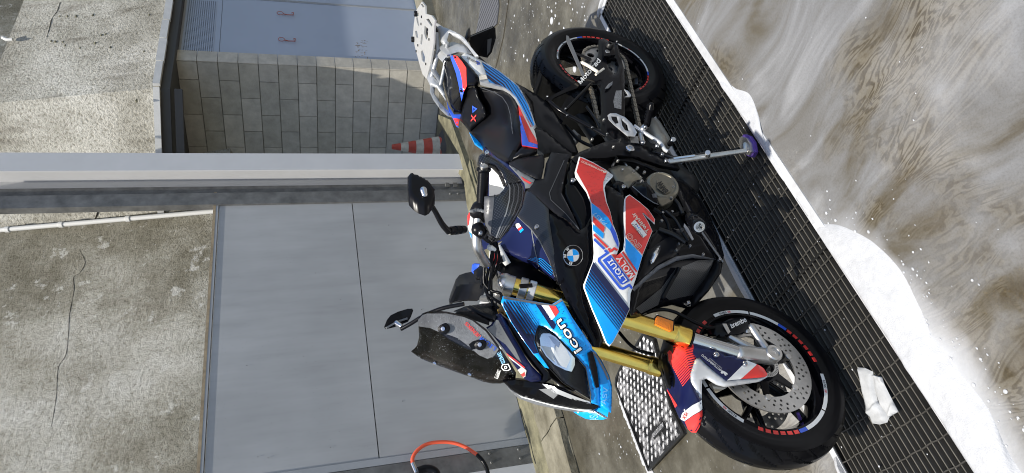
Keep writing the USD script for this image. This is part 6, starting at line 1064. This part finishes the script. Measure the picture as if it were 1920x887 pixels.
part("guard_strap", tube([U(868, 545, -.36), U(878, 540, -.36), U(887, 541, -.35), (U(891, 546, -.34))], .005, 8), M["satin"], BIKE, 60)
Panel("far_grip_body", [(896, 572), (899, 560), (908, 552), (916, 551), (920, 560), (920, 572)], [(896, 572, -.16), (918, 560, -.10), (908, 552, -.13)], "silver", th=.05, rnd=.012, step=4, into=(-.6, -.4, -.6))
part("tie_rod", tube([U(905, 560, -.14), U(920, 560, -.06), U(932, 560, .0)], .012, 10), M["alu"], BIKE, 60)
cab = [[(915, 438, .24), (922, 470, .19), (917, 500, .15), (912, 530, .12), (916, 560, .11), (935, 578, .11)], [(912, 436, .25), (924, 462, .20), (922, 500, .15), (921, 540, .12), (924, 575, .11)], [(925, 450, .22), (930, 480, .17), (920, 520, .14), (917, 545, .13)], [(930, 452, .20), (936, 485, .14), (926, 515, .12), (910, 545, .11), (940, 570, .13)], [(908, 502, .15), (908, 530, .12), (922, 545, .12), (938, 550, .13), (942, 562, .14)]]
for c_ in cab: part("cable", tube([U(*q) for q in c_], .0045, 8), M["rubber"], BIKE, 60)
for c_, mt in (([(926, 468, .17), (921, 490, .15), (914, 502, .15)], "royal"), ([(936, 470, .15), (930, 490, .13), (920, 505, .13)], "dred")): part("cable", tube([U(*q) for q in c_], .004, 8), M[mt], BIKE, 60)
part("cable_clip", blob([(*U(919, 464, .20), .010), (*U(926, 467, .19), .008)], 1), M["white"], BIKE); part("clutch_perch", cat([blob([(*U(897, 430, .27), .022), (*U(903, 436, .26), .020)], 1), blob([(*U(905, 440, .26), .012), (*U(916, 450, .25), .010)], 1)]), M["ink"], BIKE, 50); bolt(901, 437, .285, .007, .005)
part("clutch_lever", tube([U(910, 446, .26), U(917, 430, .28), U(922, 405, .31), U(926, 385, .34), U(930, 366, .365)], .006, 8), M["ink"], BIKE, 60)
hgM = [(905, 290, .425), (915, 285, .43), (984, 345, .40), (940, 310, .42), (910, 400, .34), (960, 410, .345), (937, 447, .28), (986, 365, .385), (912, 440, .28), (945, 345, .40)]
hg_ = Panel("hand_guard", [(910, 366), (928, 364), (938, 361), (947, 352), (950, 342), (966, 340), (980, 340), (985, 349), (986, 362), (982, 385), (970, 405), (958, 427), (940, 448), (926, 452), (918, 446), (912, 420), (909, 400)], hgM, "ribbed", th=.004, rnd=.012, step=4, into=(-.4, -.9, 0))
hg_.decal("clear_edge", [(909, 366), (927, 364), (926, 380), (923, 410), (920, 440), (912, 420), (909, 395)], "grey", 1)
for k in range(4): hg_.line("rib", [(953 + k * 8, 341 + k), (956 + k * 8.2, 352), (955 + k * 8, 375), (949 + k * 7, 400), (938 + k * 5, 425), (930 + k * 3, 446)], 2.2 - .2 * k, "midgrey" if k == 0 else "grey", 1, 1)
Panel("hand_guard_arm", [(898, 304), (900, 290), (905, 286), (915, 285), (922, 290), (940, 303), (962, 322), (980, 338), (968, 345), (948, 345), (943, 333), (938, 322), (926, 310), (917, 307), (907, 313)], hgM, "ribbed", th=.018, rnd=.006, step=4, into=(-.4, -.9, 0)); bolt(913, 287, .432, .007, .005, axis=(0, 1, .3))
# ---- mirrors
mr = Panel("mirror", [(764, 325), (768, 321), (775, 320), (797, 330), (808, 338), (815, 348), (815.5, 362), (811, 371), (804, 380), (797, 383.5), (784, 379), (775, 373), (767, 364), (764, 350)], .47, "ink", th=.02, rnd=.010, step=4, into=(.5, -.8, 0))
sk = [U(795, 363, .475), U(815, 395, .43), U(829, 420, .40), U(842, 435, .375)]
part("mirror_ball", blob([(*U(794, 357, .478), .010), (*U(796, 365, .474), .008)], 2), M["chrome"], mr.path); part("mirror_stalk", tube(sk, [.007, .007, .008, .009], 10), M["ink"], mr.path, 60)
part("mirror_mount", lathe([(0, 0), (.010, 0), (.012, .01), (.012, .022), (.0095, .024), (.0095, .03), (.0125, .032), (.0125, .05), (.0095, .052), (.0095, .058), (.012, .06), (.011, .085), (0, .09)], U(842, 433, .375), U(893, 428, .285) - U(842, 433, .375), 18), M["ink"], mr.path, 30)
m2 = Panel("mirror", [(719, 616), (726, 607), (740, 600), (758, 594.5), (767, 594), (769, 598), (764, 606), (752, 611), (736, 617), (722, 620)], [(719, 616, -.46), (768, 595, -.46), (744, 606, -.47)], "ink", th=.03, rnd=.006, step=3, into=(-.8, .2, -.4))
part("mirror_glass_edge", tube([U(724, 615, -.45), U(744, 604, -.455), U(764, 597, -.45)], .004, 6), M["midgrey"], m2.path); part("mirror_ball", blob([(*U(744, 606, -.45), .011), (*U(752, 611, -.44), .008)], 2), M["chrome"], m2.path); part("mirror_stalk", tube([U(752, 617, -.44), U(770, 607, -.41), U(795, 592, -.37), U(830, 578, -.32), U(870, 570, -.28)], .008, 10), M["ink"], m2.path, 60)
stage.SetDefaultPrim(stage.GetPrimAtPath("/World"))
